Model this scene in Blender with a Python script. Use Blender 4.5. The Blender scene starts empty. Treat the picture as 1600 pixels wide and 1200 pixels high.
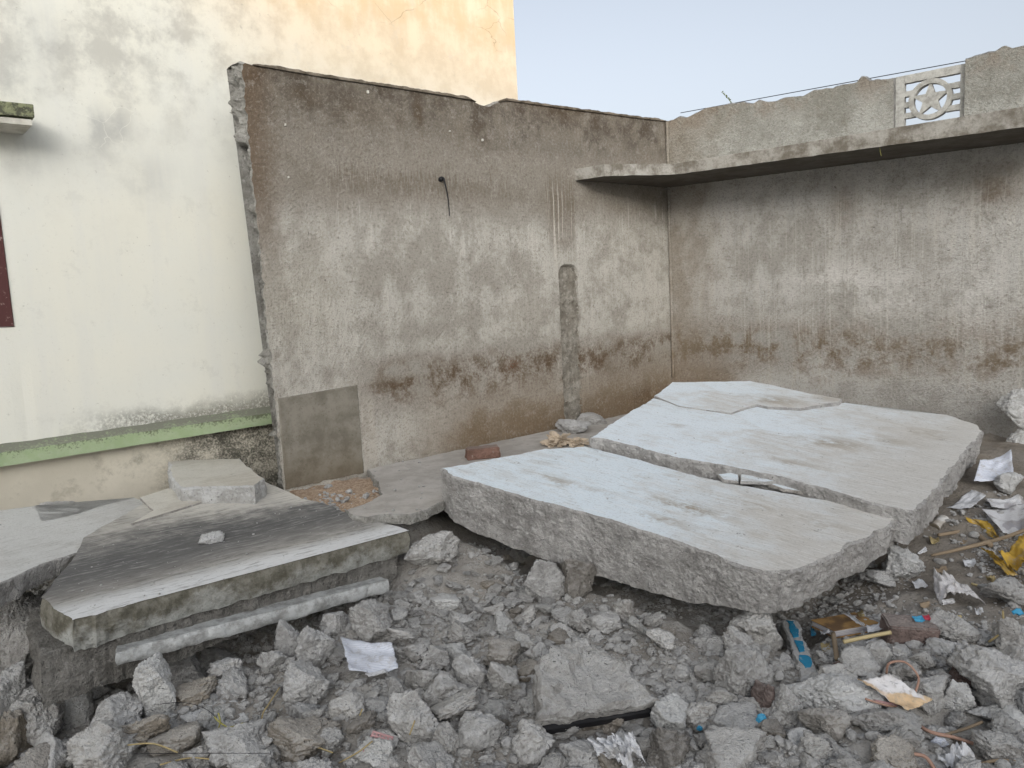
import bpy, bmesh, math, random
import numpy as np
from mathutils import Vector, Matrix, noise
random.seed(7); np.random.seed(7)
S = bpy.context.scene
COL = S.collection
rad = math.radians

# ------------------------------------------------------------------ camera
FPX, PITCH, ROLL, HCAM = 1200.0, rad(6.8), rad(2.9), 1.09
Fw = Vector((0, math.cos(PITCH), -math.sin(PITCH)))
R0 = Vector((1, 0, 0)); U0 = Vector((0, math.sin(PITCH), math.cos(PITCH)))
Rt = math.cos(ROLL)*R0 - math.sin(ROLL)*U0
Up = math.sin(ROLL)*R0 + math.cos(ROLL)*U0
CP = Vector((0, 0, HCAM))
cam = bpy.data.cameras.new('camera'); camo = bpy.data.objects.new('camera', cam); COL.objects.link(camo)
m = Matrix.Identity(4)
for i in range(3):
    m[i][0] = Rt[i]; m[i][1] = Up[i]; m[i][2] = -Fw[i]; m[i][3] = CP[i]
camo.matrix_world = m
cam.sensor_fit = 'HORIZONTAL'; cam.sensor_width = 36.0; cam.lens = 36.0*FPX/1600.0
cam.clip_start = 0.05; cam.clip_end = 2000
S.camera = camo
S.render.resolution_x, S.render.resolution_y = 1024, 768

# ------------------------------------------------------------------ sky, sun, exposure
SUN_EL, SUN_AZ = rad(9.0), rad(178.0)           # azimuth from +Y towards +X: low, behind the camera
W = bpy.data.worlds.new('World'); S.world = W; W.use_nodes = True
wn = W.node_tree; wn.nodes.clear()
sky = wn.nodes.new('ShaderNodeTexSky'); sky.sky_type = 'NISHITA'; sky.sun_disc = False
sky.sun_elevation = SUN_EL; sky.sun_rotation = SUN_AZ
sky.air_density = 0.7; sky.dust_density = 7.5; sky.ozone_density = 1.0; sky.altitude = 100
bw = wn.nodes.new('ShaderNodeRGBToBW')           # hazy evening air: the sky's colours are washed out evenly all round
hz = wn.nodes.new('ShaderNodeMix'); hz.data_type = 'RGBA'; hz.inputs[0].default_value = 0.76
tn = wn.nodes.new('ShaderNodeMix'); tn.data_type = 'RGBA'; tn.blend_type = 'MULTIPLY'; tn.inputs[0].default_value = 1.0
tn.inputs[7].default_value = (0.975, 1.0, 1.03, 1)
bg = wn.nodes.new('ShaderNodeBackground'); bg.inputs[1].default_value = 0.15
wo = wn.nodes.new('ShaderNodeOutputWorld')
wn.links.new(sky.outputs[0], bw.inputs[0]); wn.links.new(sky.outputs[0], hz.inputs[6]); wn.links.new(bw.outputs[0], hz.inputs[7])
wn.links.new(hz.outputs[2], tn.inputs[6]); wn.links.new(tn.outputs[2], bg.inputs[0]); wn.links.new(bg.outputs[0], wo.inputs[0])
sl = bpy.data.lights.new('sun', 'SUN'); sl.energy = 0.34; sl.angle = rad(2.4); sl.color = (1.0, 0.45, 0.10)
so = bpy.data.objects.new('sun', sl); COL.objects.link(so)
sd = Vector((math.sin(SUN_AZ)*math.cos(SUN_EL), math.cos(SUN_AZ)*math.cos(SUN_EL), math.sin(SUN_EL)))
so.rotation_euler = sd.to_track_quat('Z', 'Y').to_euler(); so.location = sd*30
S.view_settings.view_transform = 'Standard'; S.view_settings.look = 'None'
S.view_settings.exposure = 1.72; S.view_settings.gamma = 1.0; S.view_settings.use_curve_mapping = False
S.render.engine = 'CYCLES'

# ------------------------------------------------------------------ measuring helpers (pixels of the 1600x1200 photo -> points on real planes)
def ray(x, y): return FPX*Fw + (x-800)*Rt - (y-600)*Up
def onz(x, y, z):
    d = ray(x, y); return CP + d*((z-HCAM)/d.z)
def onplane(x, y, P, n):
    d = ray(x, y); return CP + d*((P-CP).dot(n)/d.dot(n))
def frame(o, ex, ez):
    ex = ex.normalized(); ez = (ez - ex*ez.dot(ex)).normalized(); ey = ez.cross(ex)
    M = Matrix.Identity(4)
    for i in range(3): M[i][0] = ex[i]; M[i][1] = ey[i]; M[i][2] = ez[i]; M[i][3] = o[i]
    return M
def sm(x, a, b):
    t = min(1, max(0, (x-a)/(b-a))); return t*t*(3-2*t)
def fbm(p, oct=4, H=1.0): return noise.fractal(p, H, 2.0, oct)
def lerp_tab(tab, x):
    if x <= tab[0][0]: return tab[0][1]
    for (a, va), (b, vb) in zip(tab, tab[1:]):
        if x <= b: return va + (vb-va)*((x-a)/(b-a) if b > a else 0)
    return tab[-1][1]

# ------------------------------------------------------------------ object helpers
def tag(o, label=None, cat=None, group=None, kind=None):
    if label: o['label'] = label
    if cat: o['category'] = cat
    if group: o['group'] = group
    if kind: o['kind'] = kind
    return o
def thing(name, label, cat, loc=(0, 0, 0), group=None):
    o = bpy.data.objects.new(name, None); COL.objects.link(o); o.location = loc; o.empty_display_size = .1
    return tag(o, label, cat, group)
def attach(o, parent):
    o.parent = parent
    p = parent; L = Vector((0, 0, 0))
    if parent.type == 'EMPTY': o.matrix_parent_inverse = Matrix.Translation(-parent.location)
    else: o.matrix_parent_inverse = (parent['_mw'] if False else MW[parent.name]).inverted()
MW = {}
def mk(name, verts, faces, mats, M=None, parent=None, smooth=False, midx=None):
    me = bpy.data.meshes.new(name); me.from_pydata(verts, [], faces)
    for mt in (mats if isinstance(mats, (list, tuple)) else [mats]): me.materials.append(mt)
    if midx is not None: me.polygons.foreach_set('material_index', midx)
    if smooth: me.polygons.foreach_set('use_smooth', [True]*len(me.polygons))
    me.update()
    o = bpy.data.objects.new(name, me); COL.objects.link(o)
    if M is not None: o.matrix_world = M
    MW[o.name] = M.copy() if M is not None else Matrix.Identity(4)
    if parent is not None: attach(o, parent)
    return o
def box_vf(x0, x1, y0, y1, z0, z1):
    v = [(x, y, z) for z in (z0, z1) for y in (y0, y1) for x in (x0, x1)]
    f = [(0, 2, 3, 1), (4, 5, 7, 6), (0, 1, 5, 4), (2, 6, 7, 3), (0, 4, 6, 2), (1, 3, 7, 5)]
    return v, f
class MB:
    def __init__(s): s.v = []; s.f = []
    def add(s, v, f):
        n = len(s.v); s.v += [tuple(a) for a in v]; s.f += [tuple(i+n for i in q) for q in f]; return s
    def box(s, *a): return s.add(*box_vf(*a))
    def prism(s, poly, y0, y1):     # polygon in x,z extruded along y
        n = len(poly); v = [(x, y0, z) for x, z in poly] + [(x, y1, z) for x, z in poly]
        f = [tuple(range(n)), tuple(range(2*n-1, n-1, -1))] + [(i, i+n, (i+1) % n+n, (i+1) % n) for i in range(n)]
        return s.add(v, f)
    def build(s, name, mat, M=None, parent=None, smooth=False, bevel=0):
        o = mk(name, s.v, s.f, mat, M, parent, smooth)
        bm = bmesh.new(); bm.from_mesh(o.data)
        bmesh.ops.recalc_face_normals(bm, faces=bm.faces)
        if bevel: bmesh.ops.bevel(bm, geom=list(bm.edges), offset=bevel, segments=2, affect='EDGES', profile=.6)
        bm.to_mesh(o.data); bm.free(); return o
def tube_vf(pts, r, n=6, r1=None):
    v = []; f = []; pts = [Vector(p) for p in pts]; N = len(pts)
    for i, p in enumerate(pts):
        t = (pts[min(i+1, N-1)] - pts[max(i-1, 0)]).normalized()
        a = t.cross(Vector((.3, .2, .93))).normalized(); b = t.cross(a)
        rr = r + ((r1 if r1 is not None else r)-r)*i/(N-1)
        for k in range(n):
            th = 2*math.pi*k/n; v.append(p + a*math.cos(th)*rr + b*math.sin(th)*rr)
    for i in range(N-1):
        for k in range(n):
            f.append((i*n+k, i*n+(k+1) % n, (i+1)*n+(k+1) % n, (i+1)*n+k))
    f.append(tuple(range(n))[::-1]); f.append(tuple((N-1)*n+k for k in range(n)))
    return v, f
def smooth_pts(pts, k=6):
    pts = [Vector(p) for p in pts]; out = []
    for i in range(len(pts)-1):
        p0 = pts[max(i-1, 0)]; p1 = pts[i]; p2 = pts[i+1]; p3 = pts[min(i+2, len(pts)-1)]
        for j in range(k):
            t = j/k
            out.append(.5*((2*p1) + (p2-p0)*t + (2*p0-5*p1+4*p2-p3)*t*t + (3*p1-p0-3*p2+p3)*t**3))
    out.append(pts[-1]); return out

# ------------------------------------------------------------------ node helper
class V:
    def __init__(s, g, sock): s.g = g; s.s = sock
    def _b(s, o, op, rev=False):
        a, b = (o, s) if rev else (s, o); return s.g.math(op, a, b)
    def __add__(s, o): return s._b(o, 'ADD')
    __radd__ = __add__
    def __sub__(s, o): return s._b(o, 'SUBTRACT')
    def __rsub__(s, o): return s._b(o, 'SUBTRACT', True)
    def __mul__(s, o): return s._b(o, 'MULTIPLY')
    __rmul__ = __mul__
    def __truediv__(s, o): return s._b(o, 'DIVIDE')
class G:
    def __init__(s, name, rough=.9, spec=.25):
        s.m = bpy.data.materials.new(name); s.m.use_nodes = True
        s.t = s.m.node_tree; s.b = s.t.nodes['Principled BSDF']
        s.b.inputs['Roughness'].default_value = rough; s.b.inputs['Specular IOR Level'].default_value = spec
        s._oc = None; s.h = None
    def node(s, t): return s.t.nodes.new(t)
    def put(s, sock, val):
        if isinstance(val, V): s.t.links.new(val.s, sock)
        elif isinstance(val, (tuple, list)) and sock.type == 'RGBA' and len(val) == 3: sock.default_value = (*val, 1)
        else: sock.default_value = val
    def math(s, op, a, b=0.0, c=None, clamp=False):
        n = s.node('ShaderNodeMath'); n.operation = op; n.use_clamp = clamp
        s.put(n.inputs[0], a); s.put(n.inputs[1], b)
        if c is not None: s.put(n.inputs[2], c)
        return V(s, n.outputs[0])
    def oc(s):
        if s._oc is None:
            n = s.node('ShaderNodeTexCoord'); s._oc = V(s, n.outputs['Object'])
        return s._oc
    def xyz(s, vec=None):
        n = s.node('ShaderNodeSeparateXYZ'); s.put(n.inputs[0], vec or s.oc()); return [V(s, o) for o in n.outputs]
    def mapv(s, scale=(1, 1, 1), loc=(0, 0, 0), rot=(0, 0, 0), vec=None):
        n = s.node('ShaderNodeMapping'); s.put(n.inputs[0], vec or s.oc())
        n.inputs['Scale'].default_value = scale; n.inputs['Location'].default_value = loc; n.inputs['Rotation'].default_value = rot
        return V(s, n.outputs[0])
    def noise(s, scale, detail=4, rough=.55, vec=None, dist=0):
        n = s.node('ShaderNodeTexNoise'); s.put(n.inputs['Vector'], vec or s.oc())
        n.inputs['Scale'].default_value = scale; n.inputs['Detail'].default_value = detail
        n.inputs['Roughness'].default_value = rough; n.inputs['Distortion'].default_value = dist
        return V(s, n.outputs['Fac'])
    def nvec(s, scale, amt, vec=None):
        n = s.node('ShaderNodeTexNoise'); s.put(n.inputs['Vector'], vec or s.oc()); n.inputs['Scale'].default_value = scale
        n.inputs['Detail'].default_value = 3
        k = s.node('ShaderNodeVectorMath'); k.operation = 'MULTIPLY_ADD'
        s.t.links.new(n.outputs['Color'], k.inputs[0]); k.inputs[1].default_value = (amt, amt, amt); s.put(k.inputs[2], vec or s.oc())
        return V(s, k.outputs[0])
    def voro(s, scale, feat='F1', vec=None, out='Distance'):
        n = s.node('ShaderNodeTexVoronoi'); n.feature = feat; s.put(n.inputs['Vector'], vec or s.oc()); n.inputs['Scale'].default_value = scale
        return V(s, n.outputs[out])
    def ss(s, x, a, b):
        n = s.node('ShaderNodeMapRange'); n.interpolation_type = 'SMOOTHSTEP'; s.put(n.inputs[0], x)
        if a > b: n.inputs[1].default_value, n.inputs[2].default_value, n.inputs[3].default_value, n.inputs[4].default_value = b, a, 1, 0
        else: n.inputs[1].default_value, n.inputs[2].default_value = a, b
        return V(s, n.outputs[0])
    def band(s, x, a, b, c, d): return s.ss(x, a, b)*s.ss(x, d, c)
    def blob(s, u, v, u0, v0, a, b, soft=0.0):
        du = (u-u0)/a; dv = (v-v0)/b
        return s.ss(s.math('SQRT', du*du + dv*dv), 1.0, soft)
    def mix(s, fac, a, b, mode='MIX'):
        n = s.node('ShaderNodeMix'); n.data_type = 'RGBA'; n.blend_type = mode; n.clamp_factor = True
        s.put(n.inputs[0], fac); s.put(n.inputs[6], a); s.put(n.inputs[7], b); return V(s, n.outputs[2])
    def rnd(s):
        n = s.node('ShaderNodeObjectInfo'); return V(s, n.outputs['Random'])
    def fin(s, col, height=None, strength=.4, dist=.01, rough=None, alpha=None):
        s.put(s.b.inputs['Base Color'], col)
        if height is not None:
            n = s.node('ShaderNodeBump'); n.inputs['Strength'].default_value = strength; n.inputs['Distance'].default_value = dist
            s.put(n.inputs['Height'], height); s.t.links.new(n.outputs[0], s.b.inputs['Normal'])
        if rough is not None: s.put(s.b.inputs['Roughness'], rough)
        return s.m

# ------------------------------------------------------------------ main planes of the place
Z3 = Vector((0, 0, 1))
A = onz(442, 760, 0); uL = (onz(880, 667.5, 0) - A).normalized()
nL = Vector((uL.y, -uL.x, 0))
ML = frame(A, uL, Z3)
Cc = onplane(1046, 400, A, nL); Cc = Vector((Cc.x, Cc.y, 0))
aR = rad(-40); uR = Vector((math.cos(aR), math.sin(aR), 0)); nR = Vector((uR.y, -uR.x, 0))
MR = frame(Cc, uR, Z3)
Bq = onz(0, 727, .31); uB = (onz(413, 662, .31) - Bq).normalized(); nB = Vector((uB.y, -uB.x, 0))
MBd = frame(Vector((Bq.x, Bq.y, 0)), uB, Z3)
def UVL(x, y): p = ML.inverted() @ onplane(x, y, A, nL); return p.x, p.z
def UVR(x, y): p = MR.inverted() @ onplane(x, y, Cc, nR); return p.x, p.z
def UVB(x, y): p = MBd.inverted() @ onplane(x, y, Bq, nB); return p.x, p.z

S1 = onz(1220, 895, -.06); S2 = onz(688, 733, .18); S3 = onz(1538, 672, .06)
nS = (S1-S2).cross(S3-S2).normalized()
if nS.z < 0: nS = -nS
exS = (S1-S2)
cS = (S1+S2)/2
MF = frame(cS, exS, nS); MFi = MF.inverted()
P2 = S2 + nS*.055
MF2 = frame(cS + (S3-S1)*.6 + nS*.055, exS, nS)
zf = -.03
fA = onz(112, 968, zf+.02); fB = onz(640, 830, zf-.03)
exP = (fB-fA); exP.normalize()
vplane = Vector((exP.y, -exP.x, 0)).normalized()
if vplane.y > 0: vplane = -vplane
LPo = (fB-fA).length
def ground_z(x, y, fine=True):
    z = -.37 + .20*sm(y, 3.3, 4.7) + .10*sm(x, 1.2, 2.4)*sm(y, 2.6, 4.0)
    z -= .05*sm(y, 3.2, 2.2)
    z += .055*fbm(Vector((x*1.3+5, y*1.3, 0)), 3)
    if fine: z += (.026 + .014*sm(y, 3.6, 2.9))*fbm(Vector((x*6, y*6, 3)), 5) + .008*abs(fbm(Vector((x*24, y*24, 9)), 3))
    z += .05*sm(math.hypot((x+.45)/.7, (y-3.85)/.5), 1.0, .2)
    pd = (x-fA.x)*vplane.x + (y-fA.y)*vplane.y; ps = (x-fA.x)*exP.x + (y-fA.y)*exP.y
    z -= .15*sm(pd, .16, .0)*sm(ps, -.6, -.2)*sm(ps, LPo+.1, LPo-.25)*sm(pd, -1.2, -.6)
    lq = MFi @ Vector((x, y, 0)); z -= .14*sm(lq.y, -.02, .25)*sm(lq.y, 1.6, .9)*sm(abs(lq.x), 1.15, .75)
    # soil hollow at the broken end of the partition
    d = math.hypot((x+1.03)/.52, (y-4.42)/.52)
    z = z + (-.035 - z)*sm(d, 1.25, .8)*.95 if d < 1.25 else z
    if fine and d < 1.25: z += .012*fbm(Vector((x*18, y*18, 4)), 3)
    return z
def hit(px, py, dz=0.0, fine=True):
    z = -.35
    for _ in range(9): p = onz(px, py, z+dz); z = ground_z(p.x, p.y, False)
    if fine:
        for _ in range(3): p = onz(px, py, z+dz); z = ground_z(p.x, p.y, True)
    return onz(px, py, z+dz)

# ------------------------------------------------------------------ materials
def wall_material(name, UV, side):
    g = G(name, .92, .15); u, d, v = g.xyz()
    big = g.noise(1.3, 4, .62); mid = g.noise(5, 5, .72); fine = g.noise(55, 3, .75); grit = g.noise(170, 1, .7)
    streak = g.noise(1, 6, .7, vec=g.mapv((20, 1, 1.1), vec=g.nvec(3, .05))); streak2 = g.noise(1, 4, .6, vec=g.mapv((60, 1, 1.0), loc=(3, 0, 0), vec=g.nvec(2.5, .03)))
    wob = (big-.5)*.7 + (mid-.5)*.35
    if side == 'L':
        light, dark = (.50, .478, .43), (.345, .322, .28)
    else:
        light, dark = (.50, .488, .458), (.35, .335, .302)
    c = g.mix(g.ss(mid*.55+big*.45, .43, .56), dark, light)
    c = g.mix(g.ss(streak, .48, .62)*g.ss(big, .42, .58)*.40, c, (.53, .50, .44))
    c = g.mix(g.ss(streak, .46, .34)*g.ss(mid, .46, .56)*.35, c, tuple(x*.75 for x in dark))
    brown = (.100, .060, .029); dk = (.105, .088, .066)
    if side == 'L':
        # the browner upper wall above the limewash line
        top = g.ss(v + wob*.55, 1.50, 1.80)
        c = g.mix(top*.72, c, (.185, .158, .124))
        # dark run-off under the coping and down the left edge
        ub, vb = UV(395, 140)
        e = g.ss(v + wob*.7, 2.02, 2.42)*g.ss(mid, .30, .62)
        c = g.mix(e*.88, c, (.066, .050, .035))
        c = g.mix(g.ss(u + (mid-.5)*.10, .20, .01)*g.ss(v, .9, 1.9)*.7, c, (.125, .080, .046))
        for (px, py, a, b, k) in [(655, 180, .07, .20, .8), (625, 185, .07, .13, .5), (560, 175, .3, .16, .5), (880, 170, .5, .15, .45), (470, 150, .25, .14, .5), (745, 210, .35, .2, .3)]:
            uu, vv = UV(px, py); c = g.mix(g.blob(u + (mid-.5)*.12, v + (mid-.5)*.16, uu, vv, a, b)*k*g.ss(mid, .25, .6), c, (.095, .068, .042))
        # band of brown damp
        u0, v0 = UV(700, 585); u1, v1 = UV(900, 560)
        bandv = v - (v0 + 0.0) + wob*.30
        bm_ = g.band(bandv, -.30, -.03, .05, .26)*g.ss(u, .35, .9)
        c = g.mix(bm_*g.ss(mid*.85+fine*.15, .36, .60)*g.ss(big+(mid-.5)*.5, .36, .52)*.92, c, brown)
        low = g.ss(v + wob*.42, .62, .06)
        c = g.mix(low*g.ss(u, .7, 1.5)*.85, c, (.175, .115, .060))
        for (px, py, a, b, k) in [(690, 590, .30, .12, .75), (800, 575, .18, .12, .65), (610, 600, .28, .08, .6), (870, 560, .35, .16, .6), (970, 560, .5, .22, .55), (1010, 620, .6, .25, .75), (890, 600, .12, .35, .5)]:
            uu, vv = UV(px, py); c = g.mix(g.blob(u + (mid-.5)*.2, v + (mid-.5)*.2, uu, vv, a, b)*k*g.ss(mid*.85+fine*.15, .34, .58), c, brown)
        uu, vv = UV(800, 570); c = g.mix(g.blob(u, v, uu, vv, .12, .08)*g.ss(fine, .45, .65)*.5, c, (.30, .10, .06))
        # wet dark rectangle with pale drips below the shelf end
        ua, va = UV(850, 350); ub2, vb2 = UV(897, 300)
        r = g.band(u + (mid-.5)*.05, ua-.02, ua+.10, ub2-.03, ub2+.03)*g.band(v + (streak2-.5)*.5, va-.35, va-.05, vb2, vb2+.16)
        c = g.mix(r*.55, c, (.150, .120, .088))
        dr = g.ss(streak2, .56, .60)
        c = g.mix(dr*g.band(v + (streak-.5)*.8, .75, 1.15, 1.62, 1.88)*g.ss(u + wob, .35, .8)*g.ss(big+(mid-.5)*.8, .44, .58)*.55, c, (.60, .575, .52))
        c = g.mix(dr*r*.6, c, (.58, .54, .47))
        uu, vv = UV(600, 283); teeth = g.band(v + (streak2-.5)*.55, vv-.10, vv-.01, vv+.03, vv+.05)*g.band(u + wob*.6, .35, .6, 1.7, 2.1)
        c = g.mix(teeth*.5, c, (.15, .12, .09))
        uu, vv = UV(810, 490); c = g.mix(g.blob(u + (mid-.5)*.3, v+(mid-.5)*.4, uu, vv, .45, .30)*.5*g.ss(streak, .35, .6), c, (.52, .49, .43))
        uu, vv = UV(470, 470); c = g.mix(g.blob(u + (mid-.5)*.5, v+(mid-.5)*.5, uu, vv, .55, .50)*.45, c, (.47, .44, .37))
        # thin pale strip to the right of the cement patch
        uu, vv = UV(578, 670); c = g.mix(g.band(u + (mid-.5)*.03, uu-.06, uu-.05, uu+.03, uu+.06)*g.ss(v, vv+.24, vv+.16)*.45, c, (.47, .43, .37))
    else:
        top = g.ss(v + wob*.35, 2.02, 2.12)
        green = g.mix(g.ss(big*.5+mid*.5, .4, .6), (.25, .248, .218), (.41, .412, .38))
        c = g.mix(top*.97, c, green)
        c = g.mix(g.ss(v + wob*.5, 2.28, 2.55)*g.ss(mid, .42, .60)*.62, c, (.165, .115, .075))
        bm_ = g.band(v + wob*.42, .22, .50, .58, .92)
        c = g.mix(bm_*g.ss(mid*.85+fine*.15, .36, .60)*g.ss(big+(mid-.5)*.5, .36, .53)*.88, c, (.135, .090, .045))
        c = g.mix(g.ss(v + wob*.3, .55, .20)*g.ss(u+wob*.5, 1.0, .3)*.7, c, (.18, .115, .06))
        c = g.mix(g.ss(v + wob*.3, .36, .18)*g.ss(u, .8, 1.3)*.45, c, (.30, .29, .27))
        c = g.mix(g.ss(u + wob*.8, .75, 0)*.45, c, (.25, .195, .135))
        uu, vv = UV(1560, 290); c = g.mix(g.blob(u+(mid-.5)*.25, v+(mid-.5)*.3, uu, vv, .33, .28)*.75*g.ss(mid, .3, .6), c, (.135, .095, .058))
        uu, vv = UV(1320, 320); c = g.mix(g.blob(u+(mid-.5)*.25, v+(mid-.5)*.3, uu, vv, .16, .28)*.6*g.ss(mid, .35, .6), c, (.165, .115, .07))
        dr = g.ss(streak2, .56, .61)
        c = g.mix(dr*g.band(v + (streak-.5)*.8, .35, .8, 1.5, 1.9)*g.ss(u, .3, .8)*.42, c, (.55, .53, .48))
        for (px, py, a, b, k) in [(1320, 425, .55, .22, .75), (1420, 460, .5, .45, .5), (1540, 470, .3, .5, .55), (1240, 470, .35, .3, .35)]:
            uu, vv = UV(px, py); c = g.mix(g.blob(u + (mid-.5)*.6, v + (mid-.5)*.5, uu, vv, a, b)*g.ss(mid*.5+streak*.5, .38, .54)*k, c, (.64, .62, .585))
        uu, vv = UV(1545, 480); c = g.mix(g.blob(u, v, uu, vv, .05, .015)*.6, c, dk)
    # fine dirt, pits, speckle and scratches
    blot = g.noise(11, 5, .80); n30 = g.noise(28, 4, .8)
    c = g.mix(g.ss(blot, .53, .64)*.26, c, (.18, .148, .110))
    c = g.mix(g.ss(blot, .46, .38)*.20, c, (.50, .475, .43))
    c = g.mix(g.ss(n30, .56, .66)*.34, c, (.12, .10, .075))
    c = g.mix(g.ss(fine, .52, .66)*.38, c, dk)
    c = g.mix(g.ss(fine, .47, .36)*.16, c, (.54, .51, .46))
    c = g.mix(g.ss(grit, .54, .68)*.25, c, (.09, .075, .06))
    scr = g.noise(1, 5, .7, vec=g.mapv((4, 1, 60), rot=(0, .5, 0)))
    c = g.mix(g.ss(scr, .60, .66)*g.ss(blot, .48, .56)*.4, c, (.10, .08, .06))
    c = g.mix(g.ss(g.voro(7, vec=g.nvec(9, .2)), .06, .03)*.6, c, (.09, .075, .06))
    h = fine*.8 + grit*.3 + n30*.9 + mid*.8
    return g.fin(c, h, .9, .014)

def rock_material(name, base, dark, pale, rand=.35, dust=True, cs=1.0, bd=.022):
    g = G(name, .95, .12); r = g.rnd()
    g._oc = g.mapv((cs, cs, cs), vec=g.oc())
    big = g.noise(4, 3, .65); mid = g.noise(15, 5, .75); fine = g.noise(75, 3, .75)
    c = g.mix(g.ss(mid*.6+big*.4, .36, .64), dark, base)
    c = g.mix(g.ss(fine, .52, .70)*.45, c, tuple(x*.45 for x in dark))
    ag = g.voro(34, vec=g.nvec(20, .03)); agc = g.voro(34, out='Color', vec=g.nvec(20, .03))
    sep = g.node('ShaderNodeSeparateColor'); g.put(sep.inputs[0], agc); pick = V(g, sep.outputs[0])
    c = g.mix(g.ss(ag, .30, .18)*g.ss(pick, .62, .7)*.55, c, pale)
    c = g.mix(g.ss(ag, .30, .18)*g.ss(pick, .30, .22)*.5, c, tuple(x*.55 for x in dark))
    if dust:
        n = g.node('ShaderNodeNewGeometry'); nz = V(g, g.xyz(V(g, n.outputs['Normal']))[2].s)
        c = g.mix(g.ss(nz + (mid-.5)*.9, .15, .95)*.55, c, pale)
    pit = g.ss(g.voro(46, vec=g.nvec(14, .08)), .17, .08)*g.ss(mid, .46, .58)
    c = g.mix(pit*.75, c, tuple(x*.30 for x in dark))
    hs = g.node('ShaderNodeHueSaturation'); g.put(hs.inputs['Color'], c)
    g.put(hs.inputs['Value'], r*rand*2 + (1-rand)); g.put(hs.inputs['Saturation'], g.math('FRACT', r*7.3)*.6+.4)
    h = mid*.7 + fine*.9 - pit*.5
    return g.fin(V(g, hs.outputs[0]), h, 1.0, bd)

M_ROCK = rock_material('broken_concrete_rock', (.50, .488, .465), (.315, .30, .28), (.61, .605, .595), .16)
M_ROCKW = rock_material('plastered_chunk', (.64, .64, .625), (.46, .45, .43), (.70, .705, .70), .08)
M_ROCKB = rock_material('earthy_chunk', (.36, .32, .265), (.20, .17, .13), (.47, .44, .40), .2)
M_FRAG = rock_material('fragment_concrete', (.49, .475, .455), (.30, .285, .265), (.60, .595, .58), .2, cs=.12)
M_FRAGW = rock_material('fragment_plaster', (.52, .515, .495), (.35, .34, .32), (.59, .59, .58), .12, cs=.12)
M_FRAGB = rock_material('fragment_earthy', (.38, .335, .275), (.22, .185, .14), (.47, .44, .395), .2, cs=.12)
M_ROCKR = rock_material('red_brick_lump', (.20, .105, .075), (.11, .058, .044), (.28, .21, .175), .2)
M_SIDE = rock_material('slab_broken_edge', (.50, .475, .445), (.29, .27, .245), (.60, .585, .565), 0.0, dust=False, bd=.018)

def slab_top_material(name, white, tone, grime, gx=0.0, spots=(), P=None, M=None):
    g = G(name, .88, .2); x, y, z = g.xyz()
    wv = g.nvec(2.2, .10)
    br = g.noise(1, 5, .72, vec=g.mapv((3.0, 17, 1), vec=wv)); br2 = g.noise(1, 4, .75, vec=g.mapv((8, 75, 1), rot=(0, 0, .10), vec=wv))
    big = g.noise(1.5, 4, .62); mid = g.noise(8, 5, .74); fine = g.noise(85, 2, .75); n30 = g.noise(30, 4, .8)
    w = (big-.5)*1.6 + (br-.5)*.6 + (mid-.5)*.5
    c = g.mix(g.ss(x*.70 + w + gx, -.25, .60), white, tone)
    c = g.mix(g.ss(br*.35+mid*.25+big*.4, .48, .60)*.36, c, grime)
    for (px, py, a, b, k) in spots:
        q_ = M.inverted() @ onplane(px, py, P, nS)
        c = g.mix(g.blob(x + (mid-.5)*.35 + (br-.5)*.2, y + (mid-.5)*.2, q_.x, q_.y, a, b)*g.ss(mid*.5+br*.5, .36, .56)*k, c, (.275, .215, .140))
    c = g.mix(g.ss(br2, .53, .62)*g.ss(mid, .44, .56)*.26, c, (.26, .25, .23))
    c = g.mix(g.ss(br2, .47, .38)*.30, c, tuple(min(.84, v*1.2) for v in white))
    c = g.mix(g.ss(n30, .58, .66)*.26, c, (.24, .23, .21))
    c = g.mix(g.ss(g.noise(13, 6, .8), .63, .67)*.75, c, (.10, .09, .078))
    c = g.mix(g.ss(fine, .55, .68)*.28, c, (.19, .18, .16))
    return g, c, (br*.6 + br2*.6 + fine*.5 + n30*.6)
g, c, h = slab_top_material('limewashed_slab_top', (.70, .775, .83), (.56, .545, .515), (.48, .455, .41), -.10, [(1090, 795, .30, .10, .85), (1040, 812, .22, .06, .7), (920, 762, .35, .05, .5), (1180, 790, .16, .06, .6), (870, 748, .2, .05, .4), (1300, 820, .2, .07, .4)], S2, MF)
M_TOP1 = g.fin(c, h, .45, .008)
g, c, h = slab_top_material('limewashed_slab_top_far', (.73, .80, .855), (.57, .56, .535), (.53, .51, .475), -.04, [(1310, 692, .30, .16, .75), (1400, 690, .25, .2, .35), (1250, 725, .22, .10, .5), (1060, 665, .08, .06, .5), (1460, 680, .2, .2, .4)], P2, MF2)
M_TOP2 = g.fin(c, h, .45, .008)

# porch slab: grey screed with a black mould band along its length and a pale nosing
g = G('porch_screed', .9, .2); x, y, z = g.xyz()
wv = g.nvec(2.2, .12)
br = g.noise(1, 8, .74, vec=g.mapv((2.2, 13, 1), vec=wv)); br2 = g.noise(1, 6, .75, vec=g.mapv((7, 55, 1), vec=wv))
big = g.noise(1.8, 6, .62); mid = g.noise(9, 8, .75); fine = g.noise(85, 5, .75)
c = g.mix(g.ss(big*.4+br*.3+mid*.3, .44, .56), (.26, .25, .232), (.46, .44, .405))
yy = y + (big-.5)*.45 + (br-.5)*.30 + (mid-.5)*.22
c = g.mix(g.band(yy, .10, .42, .50, .80)*.76, c, (.070, .072, .075))
c = g.mix(g.ss(x + (mid-.5)*.4, 1.15, .15)*g.band(yy, .10, .30, .60, .95)*.42, c, (.10, .10, .102))
c = g.mix(g.ss(yy, .64, .90)*g.ss(x+(big-.5)*.5, .15, .7)*.85, c, (.585, .56, .505))
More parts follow.
